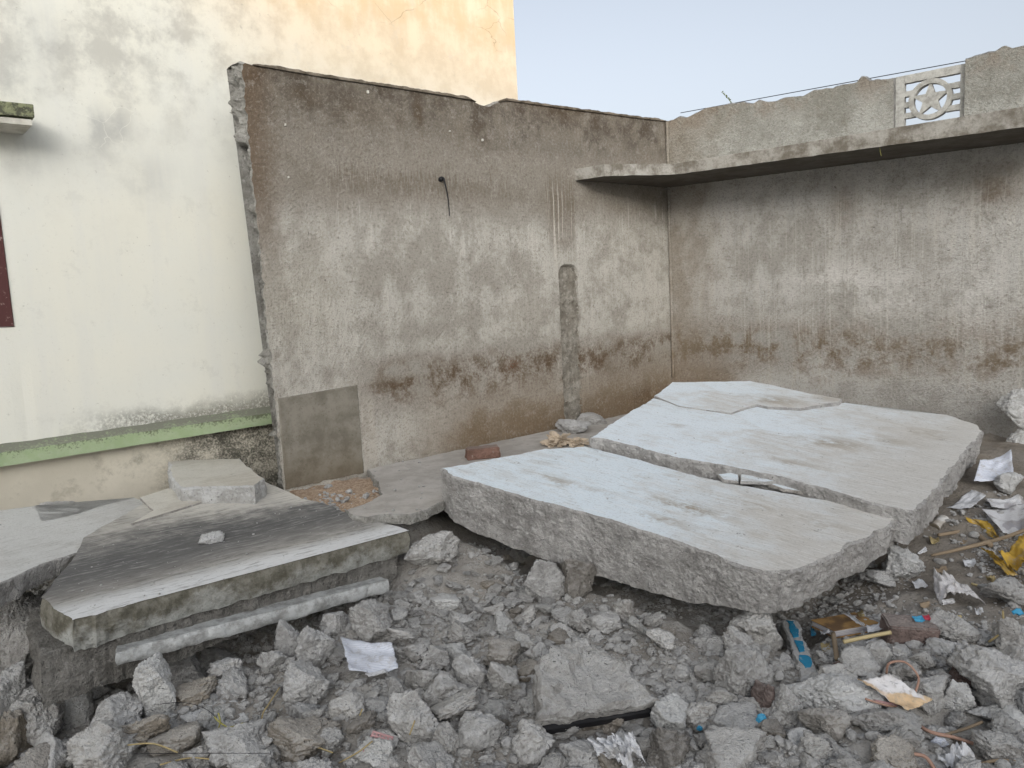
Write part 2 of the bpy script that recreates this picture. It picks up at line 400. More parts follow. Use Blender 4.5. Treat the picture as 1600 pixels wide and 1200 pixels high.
c = g.mix(g.ss(y + (mid-.5)*.09 + (br2-.5)*.06, .19, .06)*.88, c, (.70, .71, .715))
c = g.mix(g.ss(br2, .52, .62)*.45, c, (.10, .095, .088))
c = g.mix(g.ss(br2, .47, .38)*.35, c, (.50, .49, .47))
c = g.mix(g.ss(g.noise(26, 7, .8), .57, .66)*.4, c, (.09, .085, .075))
c = g.mix(g.ss(fine, .57, .75)*.3, c, (.10, .095, .085))
M_PORCH = g.fin(c, br*.5+br2*.6+mid*.5+fine*.35, .35, .009)
# porch nosing face: olive-black weathering with white efflorescence
g = G('porch_nosing', .92, .15); x, y, z = g.xyz()
mid = g.noise(11, 6, .72); fine = g.noise(75, 4, .72); big = g.noise(3, 4, .6)
c = g.mix(g.ss(mid, .35, .65), (.105, .098, .075), (.235, .225, .19))
c = g.mix(g.ss(big*.5+mid*.3+fine*.2 - z*1.6, .56, .72)*.75, c, (.45, .46, .44))
c = g.mix(g.ss(fine, .52, .70)*.5, c, (.06, .056, .045))
M_NOSE = g.fin(c, mid+fine*.7, .6, .012)
g = G('pale_ledge', .9, .2); x, y, z = g.xyz()
mid = g.noise(14, 6, .72); fine = g.noise(75, 4, .72)
c = g.mix(g.ss(mid, .38, .6), (.29, .29, .28), (.50, .51, .505)); c = g.mix(g.ss(fine, .55, .72)*.5, c, (.14, .14, .13))
M_LEDGE = g.fin(c, mid+fine*.6, .5, .01)
# dark masonry course
M_COURSE = rock_material('dark_masonry_course', (.26, .24, .20), (.125, .112, .09), (.36, .34, .30), 0, dust=False)

# cream house paint
def cream_material():
    g = G('cream_limewash', .9, .2); u, d, v = g.xyz()
    big = g.noise(.8, 5, .6); mid = g.noise(3.4, 6, .66); fine = g.noise(60, 4, .7); st = g.noise(1, 5, .65, vec=g.mapv((7, 1, .7)))
    c = g.mix(g.ss(big, .38, .62), (.72, .72, .655), (.75, .735, .645))
    c = g.mix(g.ss(st, .46, .70)*.30, c, (.66, .66, .63))
    c = g.mix(g.ss(v + (big-.5)*1.6 + (mid-.5)*1.1, 1.6, 2.9)*g.ss(mid, .42, .62)*.72, c, (.44, .43, .39))
    c = g.mix(g.ss(v + (mid-.5)*1.2, 2.6, 3.5)*g.ss(st, .40, .62)*.35, c, (.42, .36, .27))
    for (px, py, a, b, k) in [(155, 190, .11, .14, .60), (190, 190, .09, .14, .60), (175, 215, .22, .16, .35), (70, 60, .3, .3, .35), (240, 280, .30, .22, .30), (40, 240, .22, .25, .35), (20, 130, .2, .3, .5), (350, 170, .22, .4, .2), (700, 60, .6, .3, .25), (600, 40, .5, .2, .3)]:
        uu, vv = UVB(px, py); c = g.mix(g.blob(u+(mid-.5)*.25, v+(mid-.5)*.25, uu, vv, a, b)*g.ss(mid*.6+st*.4, .34, .56)*k, c, (.38, .385, .37))
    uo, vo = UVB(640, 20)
    c = g.mix(g.ss(v + (mid-.5)*.9 + (st-.5)*.5, 2.9, 3.35)*g.ss(u + (big-.5)*1.2, 1.2, 2.1)*g.ss(mid*.5+st*.5, .38, .56)*.75, c, (.52, .40, .23))  # ochre weather stain, also warming the wall colour where the sun falls
    c = g.mix(g.ss(v + (mid-.5)*.9, 2.1, 2.9)*g.ss(u + (big-.5)*1.0, 1.0, 2.2)*.55, c, (.72, .605, .41))  # golden sunlight painted into the cream over the upper right
    # hairline cracks near the slab line and round the grey patch
    cr = g.voro(6.5, 'DISTANCE_TO_EDGE', vec=g.nvec(5, .18))
    uu, vv = UVB(170, 190)
    c = g.mix(g.ss(cr, .014, .004)*g.blob(u, v, uu, vv, .30, .26, .3)*.5, c, (.78, .77, .70))
    cr2 = g.voro(2.2, 'DISTANCE_TO_EDGE', vec=g.nvec(4, .25, g.mapv((1, 1, 2.2))))
    uu, vv = UVB(560, 28)
    c = g.mix(g.ss(cr2, .012, .003)*g.band(v + (mid-.5)*.3, 3.02, 3.12, 3.42, 3.6)*g.ss(g.noise(2, 3), .44, .54)*.45, c, (.25, .19, .13))
    # black algae just above the plinth band
    c = g.mix(g.ss(v + (mid-.5)*.34 + (fine-.5)*.12, .56, .44)*g.ss(u + (mid-.5)*.8, .15, .7)*g.ss(mid*.4+fine*.6, .34, .56)*.85, c, (.16, .155, .13))
    c = g.mix(g.ss(g.noise(22, 5, .8), .62, .70)*.55, c, (.36, .34, .29))
    c = g.mix(g.ss(g.noise(5, 5, .75), .56, .66)*.22, c, (.52, .51, .46))
    c = g.mix(g.ss(fine, .58, .70)*.15, c, (.45, .43, .37))
    return g.fin(c, mid*.9 + fine*.35 + g.noise(18, 4)*.5, .22, .01)
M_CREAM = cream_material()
g = G('house_plinth', .92, .15); u, d, v = g.xyz()
big = g.noise(1.6, 5, .62); mid = g.noise(7, 6, .7); fine = g.noise(70, 4, .72)
c = g.mix(g.ss(big, .38, .62), (.54, .50, .415), (.63, .585, .49)); c = g.mix(g.ss(mid, .52, .68)*.55, c, (.33, .30, .24))
c = g.mix(g.ss(u + (big-.5)*.9 + (mid-.5)*.7, .62, 1.35)*g.ss(mid*.45+fine*.55, .36, .58)*.92, c, (.062, .062, .050))
M_PLINTH = g.fin(c, mid+fine*.5, .4, .012)
g = G('green_band_paint', .85, .25); u, d, v = g.xyz()
mid = g.noise(8, 6, .7); fine = g.noise(75, 4, .7)
c = g.mix(g.ss(mid, .35, .65), (.33, .42, .24), (.40, .475, .31)); c = g.mix(g.ss(mid*.5+fine*.5 + (v-.34)*2.5, .55, .68)*.8, c, (.105, .115, .07))
nn = g.node('ShaderNodeNewGeometry'); nz = g.xyz(V(g, nn.outputs['Normal']))[2]
c = g.mix(g.ss(nz, .3, .8)*g.ss(fine*.5+mid*.5, .3, .5)*.8, c, (.20, .20, .165))
M_GREEN = g.fin(c, mid+fine*.6, .4, .008)
g = G('mossy_sunshade', .95, .1); u, d, v = g.xyz()
mid = g.noise(30, 6, .7); fine = g.noise(90, 4, .7)
c = g.mix(g.ss(mid, .42, .58), (.11, .112, .08), (.29, .305, .18)); c = g.mix(g.ss(fine, .55, .68)*.5, c, (.33, .34, .25))
M_MOSS = g.fin(c, mid+fine, .8, .015)
g = G('sunshade_soffit', .95, .1); c = g.mix(g.ss(g.noise(6, 5), .4, .6), (.48, .46, .40), (.66, .64, .57)); M_SOFF = g.fin(c, g.noise(40), .3, .01)
g = G('maroon_paint', .6, .4); c = g.mix(g.ss(g.noise(40, 5, .7), .58, .66), (.080, .024, .022), (.25, .17, .15)); M_MAROON = g.fin(c, g.noise(60), .2, .004)
g = G('dark_room', .9, .1); M_DARK = g.fin((.02, .02, .022))
g = G('roof_concrete', .9, .1); M_ROOF = g.fin(g.mix(g.noise(3), (.25, .24, .22), (.33, .32, .30)))

M_WL = wall_material('partition_plaster', UVL, 'L')
M_WR = wall_material('end_wall_plaster', UVR, 'R')
g = G('cement_patch', .93, .12); u, d, v = g.xyz()
mid = g.noise(6, 6, .68); fine = g.noise(70, 4, .7)
c = g.mix(g.ss(mid, .36, .64), (.165, .150, .122), (.25, .232, .195)); c = g.mix(g.ss(fine, .54, .7)*.4, c, (.08, .068, .05)); c = g.mix(g.ss(v+(mid-.5)*.3, .25, .0)*.5, c, (.13, .10, .062))
M_PATCH = g.fin(c, mid*.8+fine*.5, .4, .01)
M_CHASE = rock_material('chase_rubble', (.40, .37, .315), (.21, .185, .145), (.50, .475, .42), 0, dust=False)
M_MASON = rock_material('broken_masonry', (.40, .39, .355), (.215, .205, .18), (.50, .49, .46), 0, dust=False, bd=.02)
g = G('coping_screed', .93, .12); mid = g.noise(9, 6, .7); fine = g.noise(70, 4, .7)
c = g.mix(g.ss(mid, .36, .64), (.085, .070, .052), (.22, .19, .15)); c = g.mix(g.ss(fine, .55, .7)*.4, c, (.06, .05, .04)); M_COPE = g.fin(c, mid+fine*.6, .5, .01)
g = G('shelf_concrete', .93, .12); mid = g.noise(5, 6, .72); fine = g.noise(70, 4, .7); st = g.noise(1, 4, .6, vec=g.mapv((18, 18, 3)))
c = g.mix(g.ss(mid*.85+st*.15, .40, .60), (.155, .138, .112), (.36, .345, .31)); c = g.mix(g.ss(fine, .54, .7)*.4, c, (.08, .07, .058))
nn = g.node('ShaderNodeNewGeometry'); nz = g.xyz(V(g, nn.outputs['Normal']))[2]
c = g.mix(g.ss(nz, -.4, -.8)*.85, c, (.075, .066, .054))  # underside darkened in the colour, for its stain and its shadow both
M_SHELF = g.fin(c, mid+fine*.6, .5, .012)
g = G('ventilator_concrete', .93, .12); mid = g.noise(16, 6, .72); fine = g.noise(90, 4, .7)
c = g.mix(g.ss(mid, .38, .62), (.30, .295, .27), (.46, .455, .425)); c = g.mix(g.ss(fine, .54, .7)*.35, c, (.15, .145, .125)); M_JALI = g.fin(c, mid+fine*.6, .5, .008)
g = G('floor_screed', .9, .2); x, y, z = g.xyz()
big = g.noise(1.6, 5, .62); mid = g.noise(8, 6, .7); fine = g.noise(80, 4, .72)
c = g.mix(g.ss(big*.5+mid*.5, .40, .60), (.38, .355, .325), (.52, .495, .465)); c = g.mix(g.ss(mid, .56, .7)*.4, c, (.20, .165, .125)); c = g.mix(g.ss(fine, .55, .72)*.3, c, (.14, .12, .10))
M_FLOOR = g.fin(c, mid+fine*.6, .35, .01)
g = G('rubble_dust', .97, .08); x, y, z = g.xyz()
big = g.noise(1.2, 5, .6); mid = g.noise(8, 6, .7); fine = g.noise(60, 5, .75); pb = g.voro(55, vec=g.nvec(20, .03))
c = g.mix(g.ss(big*.5+mid*.5, .40, .60), (.33, .308, .278), (.47, .455, .432))
c = g.mix(g.ss(x+(big-.5)*1.4, 1.0, 2.0)*g.ss(y, 2.6, 3.4)*.6, c, (.185, .150, .110))
c = g.mix(g.ss(fine, .50, .68)*.45, c, (.095, .082, .068)); c = g.mix(g.ss(pb, .30, .12)*.25, c, (.33, .32, .30))
pit = g.blob(x+(mid-.5)*.15, y+(mid-.5)*.15, -1.05, 4.40, .50, .50, .75)
c = g.mix(pit*.92, c, g.mix(g.ss(fine, .36, .62), (.33, .22, .145), (.60, .46, .335)))
M_GROUND = g.fin(c, mid+fine*.8+g.ss(pb, .35, .05)*.4, .8, .02)
M_BRICK = rock_material('brick_clay', (.25, .140, .105), (.15, .085, .062), (.36, .30, .265), .15)

# ------------------------------------------------------------------ ground sheet
def axis(lo, hi, st, far):
    a = list(np.arange(lo, hi+1e-6, st)); left = []; x = lo; s = st
    while x > -far: s *= 1.5; x -= s; left.append(x)
    right = []; x = hi; s = st
    while x < far: s *= 1.5; x += s; right.append(x)
    return left[::-1] + a + right
xs = axis(-3.0, 3.9, .022, 300); ys = axis(1.6, 5.9, .022, 300)
vv = []
for y in ys:
    for x in xs:
        inside = -3.3 < x < 4.2 and 1.3 < y < 6.4
        vv.append((x, y, ground_z(x, y, inside)))
nx = len(xs)
ff = [(j*nx+i, j*nx+i+1, (j+1)*nx+i+1, (j+1)*nx+i) for j in range(len(ys)-1) for i in range(nx-1)]
tag(mk('ground', vv, ff, M_GROUND, smooth=True), 'dusty grey brown rubble-strewn ground', None, None, 'structure')

# ------------------------------------------------------------------ slabs with broken edges
def resample(outline, seg):
    """outline: (x, y, thickness, jag of the edge that starts here) -> dense points"""
    out = []; n = len(outline)
    for i in range(n):
        x0, y0, t0, j0 = outline[i]; x1, y1, t1, j1 = outline[(i+1) % n]
        L = math.hypot(x1-x0, y1-y0); k = max(1, int(L/seg))
        for a in range(k):
            s = a/k; w = min(1, 4*min(s, 1-s)+.25)
            out.append((x0+(x1-x0)*s, y0+(y1-y0)*s, t0+(t1-t0)*s, j0*w))
    return out
def rough_slab(name, M, outline, mats, parent=None, seg=.016, rows=9, amp=.010, seed=0, lip=.006, taper=0.0, round_=0.0):
    area = sum(outline[i][0]*outline[(i+1) % len(outline)][1] - outline[(i+1) % len(outline)][0]*outline[i][1] for i in range(len(outline)))
    if area < 0: outline = outline[::-1]; outline = [(p[0], p[1], p[2], outline[(i+1) % len(outline)][3]) for i, p in enumerate(outline)]
    P = resample(outline, seg); n = len(P); o3 = Vector((seed*3.7, seed*1.3, seed*.7))
    nrm = []
    for i in range(n):
        a = P[i-1]; b = P[(i+1) % n]; d = Vector((b[1]-a[1], a[0]-b[0])); d.normalize(); nrm.append(d)
    base = []
    for i in range(n):
        q = Vector((P[i][0], P[i][1], 0)); j = fbm(q*5+o3, 4)*P[i][3]*1.25 + fbm(q*24+o3, 4)*P[i][3]*.6
        base.append((P[i][0]+nrm[i].x*j, P[i][1]+nrm[i].y*j))
    verts = []; 
    for i in range(n):      # top ring, set in a little
        k = lip*(1+1.2*max(0, fbm(Vector((*base[i], 7))*22+o3, 2))) if P[i][3] > .003 else lip*.6
        verts.append((base[i][0]-nrm[i].x*k, base[i][1]-nrm[i].y*k, 0))
    for r in range(rows):
        s = r/(rows-1)
        for i in range(n):
            t = P[i][2]; z = -lip*.8 - (t-lip*.8)*s
            q = Vector((base[i][0], base[i][1], z)); rough = min(1, .35+P[i][3]*45)
            d = amp*rough*(fbm(q*9+o3, 4) + .6*fbm(q*40+o3, 3)) + taper*s*t
            if round_: d -= round_*(abs(2*s-1)**3)
            zz = z + (amp*.8*fbm(q*14+o3*2, 3) if s > .05 else -.5*abs(amp*rough*fbm(q*30+o3, 2)))
            verts.append((base[i][0]+nrm[i].x*d, base[i][1]+nrm[i].y*d, zz))
    faces = []; mi = []
    for r in range(rows):
        for i in range(n):
            j = (i+1) % n; faces.append((r*n+i, (r+1)*n+i, (r+1)*n+j, r*n+j)); mi.append(1)
    o = mk(name, verts, faces, mats, M, parent, False, mi)
    bm = bmesh.new(); bm.from_mesh(o.data); bm.verts.ensure_lookup_table()
    f = bm.faces.new([bm.verts[i] for i in range(n)]); f.material_index = 0
    f2 = bm.faces.new([bm.verts[rows*n+i] for i in range(n)][::-1]); f2.material_index = 1
    bmesh.ops.triangulate(bm, faces=[f, f2]); bm.to_mesh(o.data); bm.free()
    return o
def px_outline(pts, P, n, M, t=.14, jag=.012):
    Mi = M.inverted(); out = []
    for p in pts:
        q = Mi @ onplane(p[0], p[1], P, n); out.append((q.x, q.y, p[2] if len(p) > 2 and p[2] else t, p[3] if len(p) > 3 else jag))
    return out

# floor of the demolished room
q = lambda x, y: onz(x, y, 0)
fp = [q(574, 733), q(592, 758), q(597, 772), q(566, 788), q(538, 797), q(550, 806), q(574, 808), q(602, 803), q(640, 804), q(668, 796), q(705, 775),
      Vector((.3, 4.6, 0)), Vector((1.0, 5.1, 0)), Vector((1.7, 5.2, 0)), Cc + uR*1.9 + nR*.02, Cc + uR*.0 + nR*.03, A + uL*2 + nL*.006]
fo = rough_slab('floor', Matrix.Translation((0, 0, 0)), [(p.x, p.y, .05, .014) for p in fp], [M_FLOOR, M_MASON], seed=2, amp=.008, rows=6)
tag(fo, 'broken grey cement floor along the foot of the partition wall', None, None, 'structure')

# ------------------------------------------------------------------ standing walls
def wall_mesh(name, M, cols, vtop, vbot, T, mats, parent, rows=230, left=None, recess=None, seed=0, topn=.012, und=.004):
    """front sheet at y=0 with undulation and recesses; broken end and top; materials: 0 plaster, 1 masonry"""
    nc = len(cols); V_ = []; F = []; MI = []; o3 = Vector((seed*2.1, seed, 0))
    def left_off(v, w):
        return left(v, w) if left else 0.0
    umin = cols[0]
    for j in range(rows):
        t = j/(rows-1)
        for u in cols:
            vt = vtop(u); v = vbot(u) + (vt-vbot(u))*t
            uu = u + left_off(v, 0)*max(0, 1-(u-umin)/.12)
            y = und*fbm(Vector((u*1.7, v*1.7, 1))+o3, 3)
            if recess: y += recess(u, v)
            V_.append((uu, y, v))
    for j in range(rows-1):
        for i in range(nc-1):
            F.append((j*nc+i, j*nc+i+1, (j+1)*nc+i+1, (j+1)*nc+i)); MI.append(0)
    if recess:
        for k in range(len(F)):
            j, i = divmod(k, nc-1)
            if V_[F[k][0]][1] > .012 and V_[F[k][2]][1] > .012: MI[k] = 2
    # top strip
    K = 7; start = len(V_)
    for k in range(1, K+1):
        w = T*k/K
        for i, u in enumerate(cols):
            p = V_[(rows-1)*nc+i]; vv_ = vtop(u) + (topn*fbm(Vector((u*9, w*9, 4))+o3, 3) if k < K else -.01) + topn*.8
            V_.append((p[0] + left_off(vtop(u), w)*max(0, 1-(u-umin)/.12), w, vv_))
    for k in range(K):
        a = (rows-1)*nc if k == 0 else start+(k-1)*nc; b = start+k*nc
        for i in range(nc-1): F.append((a+i, a+i+1, b+i+1, b+i)); MI.append(1)
    # back
    s2 = len(V_)
    for i, u in enumerate(cols): V_.append((u + left_off(vbot(u), T)*max(0, 1-(u-umin)/.12), T, vbot(u)))
    b = start+(K-1)*nc
    for i in range(nc-1): F.append((b+i, b+i+1, s2+i+1, s2+i)); MI.append(1)
    # left end: broken masonry
    K2 = 12; s3 = len(V_)
    for j in range(rows):
        p = V_[j*nc]
        for k in range(1, K2+1):
            w = T*k/K2; v = p[2]
            if j == rows-1: v += topn
            qv = Vector((0, w, v)); d = left_off(v, w) if left else 0
            rr = (-.013*fbm(qv*20+o3, 4) - .009*fbm(qv*55+o3, 3)) if left and k < K2+1 else 0
            V_.append((umin + d + rr, w, v))
    for j in range(rows-1):
        for k in range(K2):
            a0 = j*nc if k == 0 else s3+j*K2+k-1; a1 = (j+1)*nc if k == 0 else s3+(j+1)*K2+k-1
            F.append((a0, a1, s3+(j+1)*K2+k, s3+j*K2+k)); MI.append(1)
    # right end
    s4 = len(V_); V_.append((cols[-1], T, vtop(cols[-1])))
    F.append(((rows-1)*nc+nc-1, nc-1, s2+nc-1, start+(K-1)*nc+nc-1)); MI.append(1)
    o = mk(name, V_, F, mats, M, parent, False, MI)
    return o

# --- partition wall (left), with its conduit chase
pw = thing('partition_wall', 'tall grey brown plastered wall with a jagged broken left end and brown stains', 'wall', A)
topL = [UVL(*p) for p in [(379, 104), (388, 100), (396, 103), (500, 121), (600, 136), (700, 151), (735, 157), (750, 163), (763, 168), (775, 161), (790, 158), (900, 173), (1000, 186), (1037, 190)]]
leftL = [(UVL(x, y)[1], UVL(x, y)[0]) for x, y in [(442, 762), (436, 690), (431, 640), (423, 560), (413, 470), (408, 400), (400, 330), (393, 260), (386, 190), (380, 120), (378, 100)]]
leftL = [(v, u) for v, u in leftL]
backoff = [(-.2, .05), (.0, .04), (.3, .05), (.55, .055), (.66, .05), (.69, -.005), (.80, .0), (.84, .06), (1.0, .045), (1.15, .065), (1.3, .05), (1.45, .07), (1.6, .05), (1.78, .055), (1.9, .05), (2.0, .07), (2.03, -.035), (2.06, -.03), (2.16, .0), (2.20, -.03), (2.30, -.01), (2.42, -.02), (2.6, -.015)]
def leftfun(v, w):
    f = lerp_tab(leftL, v)
    e = lerp_tab(backoff, v) + .055*fbm(Vector((v*12, w*7, 2)), 5) - .03*max(0, fbm(Vector((v*5, 1, 8)), 2))
    return f + e*sm(w, .015, .08) + .016*fbm(Vector((v*17, 0, 5)), 5)
gl0, gl1 = UVL(873.5, 430)[0], UVL(903, 430)[0]
gt = UVL(888, 415)[1]
def chase(u, v):
    if not (gl0-.05 < u < gl1+.05) or v > gt+.05: return 0
    e0 = gl0 + .013*fbm(Vector((v*11, 1, 0)), 4); e1 = gl1 + .014*fbm(Vector((v*11, 5, 0)), 4)
    tt = gt - .05*(((u-(gl0+gl1)/2)/((gl1-gl0)/2))**4 if abs(u-(gl0+gl1)/2) < .12 else 1)
    m_ = sm(u, e0-.006, e0+.004)*sm(u, e1+.006, e1-.004)*sm(v, tt+.01, tt-.006)
    dp = .034 + .018*fbm(Vector((u*14, v*9, 3)), 4) + .006*fbm(Vector((u*50, v*50, 3)), 2)
    k = abs((v % .40)-.2)
    if k < .03: dp -= .012*(1-k/.03)
    return m_*dp
uEnd = 3.80
cols = sorted(set([round(x, 4) for x in list(np.linspace(0, .14, 10)) + list(np.arange(.14, gl0-.03, .018)) + list(np.arange(gl0-.03, gl1+.03, .0045)) + list(np.arange(gl1+.03, uEnd, .02)) + [uEnd]]))
def vtL(u): return lerp_tab(topL, u) + .006*fbm(Vector((u*14, 0, 0)), 3)*(1 if u < .1 or 1.5 < u < 1.9 else .3)
def vbL(u): return -.06 + .012*fbm(Vector((u*8, 3, 0)), 3)
wall_mesh('masonry', ML, cols, vtL, vbL, .13, [M_WL, M_MASON, M_CHASE], pw, left=leftfun, recess=chase, seed=1)
def cope(u0, u1, dv0, seed):
    ol = []; k = 26
    top = [(u0+(u1-u0)*i/k) for i in range(k+1)]
    bmv = MB()
    # thin screed course that oversails the plaster by a finger's width
    v = []; f = []
    n = int((u1-u0)/.012)
    for i in range(n+1):
        u = u0+(u1-u0)*i/n; zt = lerp_tab(topL, u)
        a = fbm(Vector((u*12, seed, 0)), 4); b_ = fbm(Vector((u*30, seed+4, 0)), 3)
        e = min(1, min(i, n-i)/6)
        z0 = zt + .002; z1 = zt + (.020 + .008*a)*(.3+.7*e)
        y0 = -.014 - .004*b_
        v += [(u, y0, z0+.001*b_), (u, y0-.001+.002*a, (z0+z1)/2), (u, y0+.006, z1), (u, .05, z1+.006*a), (u, .09, z1+.01*b_), (u, .125, z0)]
    for i in range(n):
        for r in range(5): f.append((i*6+r, (i+1)*6+r, (i+1)*6+r+1, i*6+r+1))
        f.append((i*6+5, (i+1)*6+5, (i+1)*6, i*6))
    f.append(tuple(range(6))); f.append(tuple(n*6+r for r in range(5, -1, -1)))
    mk('coping', v, f, M_COPE, ML, pw)
cope(UVL(395, 100)[0], UVL(742, 157)[0], 0, 1); cope(UVL(779, 158)[0], 3.77, 0, 2)
# darker cement patch
pu0, pu1 = .012, UVL(562, 640)[0]; pv1a, pv1b = UVL(432, 622)[1], UVL(560, 600)[1]
v = []; f = []; n = 60
for j in range(n+1):
    for i in range(n+1):
        s, t = i/n, j/n; u = pu0+(pu1-pu0)*s
        vtop_ = pv1a+(pv1b-pv1a)*s; vb = .0+.008*fbm(Vector((u*12, 0, 2)), 3)-.02; vz = vb+(vtop_-vb)*t
        ed = min(s, 1-s, 1-t)*n; u += .003*fbm(Vector((vz*15, s, 0)), 3)
        base = .004*fbm(Vector((u*1.7, vz*1.7, 1))+Vector((2.1, 1, 0)), 3)
        v.append((u, base - (.005 + .002*fbm(Vector((u*5, vz*5, 0)), 2) if ed >= 1 else -.004), vz + (0 if t < 1 else .002*fbm(Vector((u*20, 0, 0)), 2))))
f = [(j*(n+1)+i, j*(n+1)+i+1, (j+1)*(n+1)+i+1, (j+1)*(n+1)+i) for j in range(n) for i in range(n)]
mk('cement_patch', v, f, M_PATCH, ML, pw)
# black cable stub that hangs from the plaster
g = G('black_cable', .6, .4); M_BLACK = g.fin((.012, .012, .014))
cu, cv = UVL(688, 280); cu2, cv2 = UVL(700, 338)
mb = MB(); mb.add(*tube_vf(smooth_pts([(cu, .02, cv), (cu+.002, -.03, cv+.004), (cu+.012, -.034, cv-.03), (cu2-.012, -.028, (cv+cv2)/2), (cu2, -.02, cv2)]), .0085, 8, .003))
mb.add(*tube_vf([(cu-.004, .005, cv-.004), (cu+.002, -.022, cv+.002)], .016, 8)); mb.build('cable_stub', M_BLACK, ML, pw, smooth=True)
# small pale nails and plugs
g = G('bright_fleck', .6, .3); M_FLECK = g.fin((.6, .58, .52))
for (px, py, s) in [(574, 144, .012), (753, 219, .011), (445, 195, .008), (450, 277, .007), (702, 205, .006)]:
    u_, v_ = UVL(px, py); mb = MB().box(u_-s*.5, u_+s*.5, -.012, .01, v_-s*.7, v_+s*.7); mb.build('wall_plug', M_FLECK, ML, pw)

# --- end wall (right) with its ventilator opening
ew = thing('end_wall', 'grey plastered wall with ragged top meeting the partition at a corner', 'wall', Cc)
oU0, oV0 = UVR(1396, 203); oU1 = UVR(1507, 150)[0]; oVb = UVR(1450, 196)[1]
topR = [UVR(*p) for p in [(1042, 190), (1060, 184), (1075, 183), (1090, 176), (1105, 168), (1125, 166), (1160, 160), (1176, 163), (1185, 157), (1212, 160), (1224, 153), (1255, 150), (1270, 142), (1300, 138), (1330, 130), (1338, 128), (1344, 121), (1352, 121), (1360, 127), (1380, 124)]]
topR += [(oU0-.0005, UVR(1395, 123)[1]), (oU0+.0005, oVb-.02), (oU1-.0005, oVb-.02), (oU1+.0005, UVR(1508, 93)[1])] + [UVR(*p) for p in [(1540, 84), (1556, 81), (1562, 73), (1572, 71), (1580, 76), (1600, 72)]]
eu = topR[-1][0]; topR += [(eu+.3, topR[-1][1]-.01), (eu+1.6, topR[-1][1]-.03)]
def vtR(u):
    n_ = .008*fbm(Vector((u*13, 2, 0)), 4)
    return lerp_tab(topR, u) + (0 if oU0-.02 < u < oU1+.02 else n_)
cols = sorted(set([round(x, 5) for x in list(np.arange(0, oU0-.01, .016)) + [oU0-.0006, oU0+.0006] + list(np.linspace(oU0+.02, oU1-.02, 24)) + [oU1-.0006, oU1+.0006] + list(np.arange(oU1+.012, eu+1.5, .02))]))
wall_mesh('masonry', MR, cols, vtR, lambda u: -.32, .20, [M_WR, M_MASON], ew, seed=5, und=.005)
# raised mortar seam in the corner
mb = MB(); pts = [(.012+.004*fbm(Vector((z*9, 0, 0)), 3), -.008, z) for z in np.linspace(.25, UVL(1037, 190)[1], 60)]
mb.add(*tube_vf(pts, .014, 6)); mb.build('corner_seam', M_WR, MR, ew, smooth=True)

# ventilator block
vb_ = thing('ventilator_block', 'pierced concrete ventilator with a five pointed star set in the wall top', 'ventilator', MR @ Vector((oU0, 0, oVb)))
j0, j1 = oU0+.003, oU1-.003; k0 = oVb-.018
k1 = UVR(1450, 109)[1]; yj0, yj1 = .035, .085
cx, cz = (j0+j1)/2+.005, (k0+k1)/2+.005
fw = .055
mb = MB()
def wob_poly(pts, a=.003, step=.012, sd=0):
    out = []
    for i in range(len(pts)):
        p, q_ = pts[i], pts[(i+1) % len(pts)]; L = math.hypot(q_[0]-p[0], q_[1]-p[1]); n_ = max(1, int(L/step))
        for s in range(n_):
            x_, z_ = p[0]+(q_[0]-p[0])*s/n_, p[1]+(q_[1]-p[1])*s/n_
            out.append((x_+a*fbm(Vector((x_*30, z_*30, sd)), 3), z_+a*fbm(Vector((x_*30, z_*30, sd+7)), 3)))
    return out
rect = lambda a, b, c_, d_: [(a, c_), (b, c_), (b, d_), (a, d_)]
for nm, rr in [('frame_post', rect(j0, j0+fw*1.1, k0, k1)), ('frame_post', rect(j1-fw*.55, j1, k0, k1)), ('frame_rail', rect(j0+fw*1.12, j1-fw*.57, k1-fw, k1)), ('frame_rail', rect(j0+fw*1.12, j1-fw*.57, k0, k0+fw*.75))]:
    MB().prism(wob_poly(rr, .002), yj0, yj1).build(nm, M_JALI, MR, vb_)
ro = min(j1-j0-1.65*fw, k1-k0-1.75*fw)*.5*.92; ri = ro*.76
# ring
n_ = 48; v = []; f = []
for i in range(n_):
    a = 2*math.pi*i/n_
    for (r_, y_) in [(ro, yj0-.004), (ro, yj1+.003), (ri, yj1+.003), (ri, yj0-.004)]:
        r2 = r_+.002*fbm(Vector((math.cos(a)*3, math.sin(a)*3, r_*20)), 2); v.append((cx+math.cos(a)*r2, y_, cz+math.sin(a)*r2))
for i in range(n_):
    for r_ in range(4): f.append((i*4+r_, ((i+1) % n_)*4+r_, ((i+1) % n_)*4+(r_+1) % 4, i*4+(r_+1) % 4))
MB().add(v, f).build('ring', M_JALI, MR, vb_)
star = []
for i in range(10):
    a = math.pi/2+2*math.pi*i/10; r_ = ro*.90 if i % 2 == 0 else ro*.36; star.append((cx+math.cos(a)*r_, cz+math.sin(a)*r_))
MB().prism(wob_poly(star, .002), yj0+.002, yj1-.004).build('star', M_JALI, MR, vb_)
for side in (-1, 1):
    for i in range(3):
        zc = k0+fw*.75 + (k1-fw-k0-fw*.75)*(i+1)/4.0; hh = .019
        dx = math.sqrt(max(0, (ro*.94)**2-(zc-cz)**2))
        a, b = (j0+fw*1.08, cx-dx) if side < 0 else (cx+dx, j1-fw*.5)
        MB().prism(wob_poly(rect(a, b, zc-hh, zc+hh), .002, sd=i), yj0+.001, yj1-.002).build('slat', M_JALI, MR, vb_)

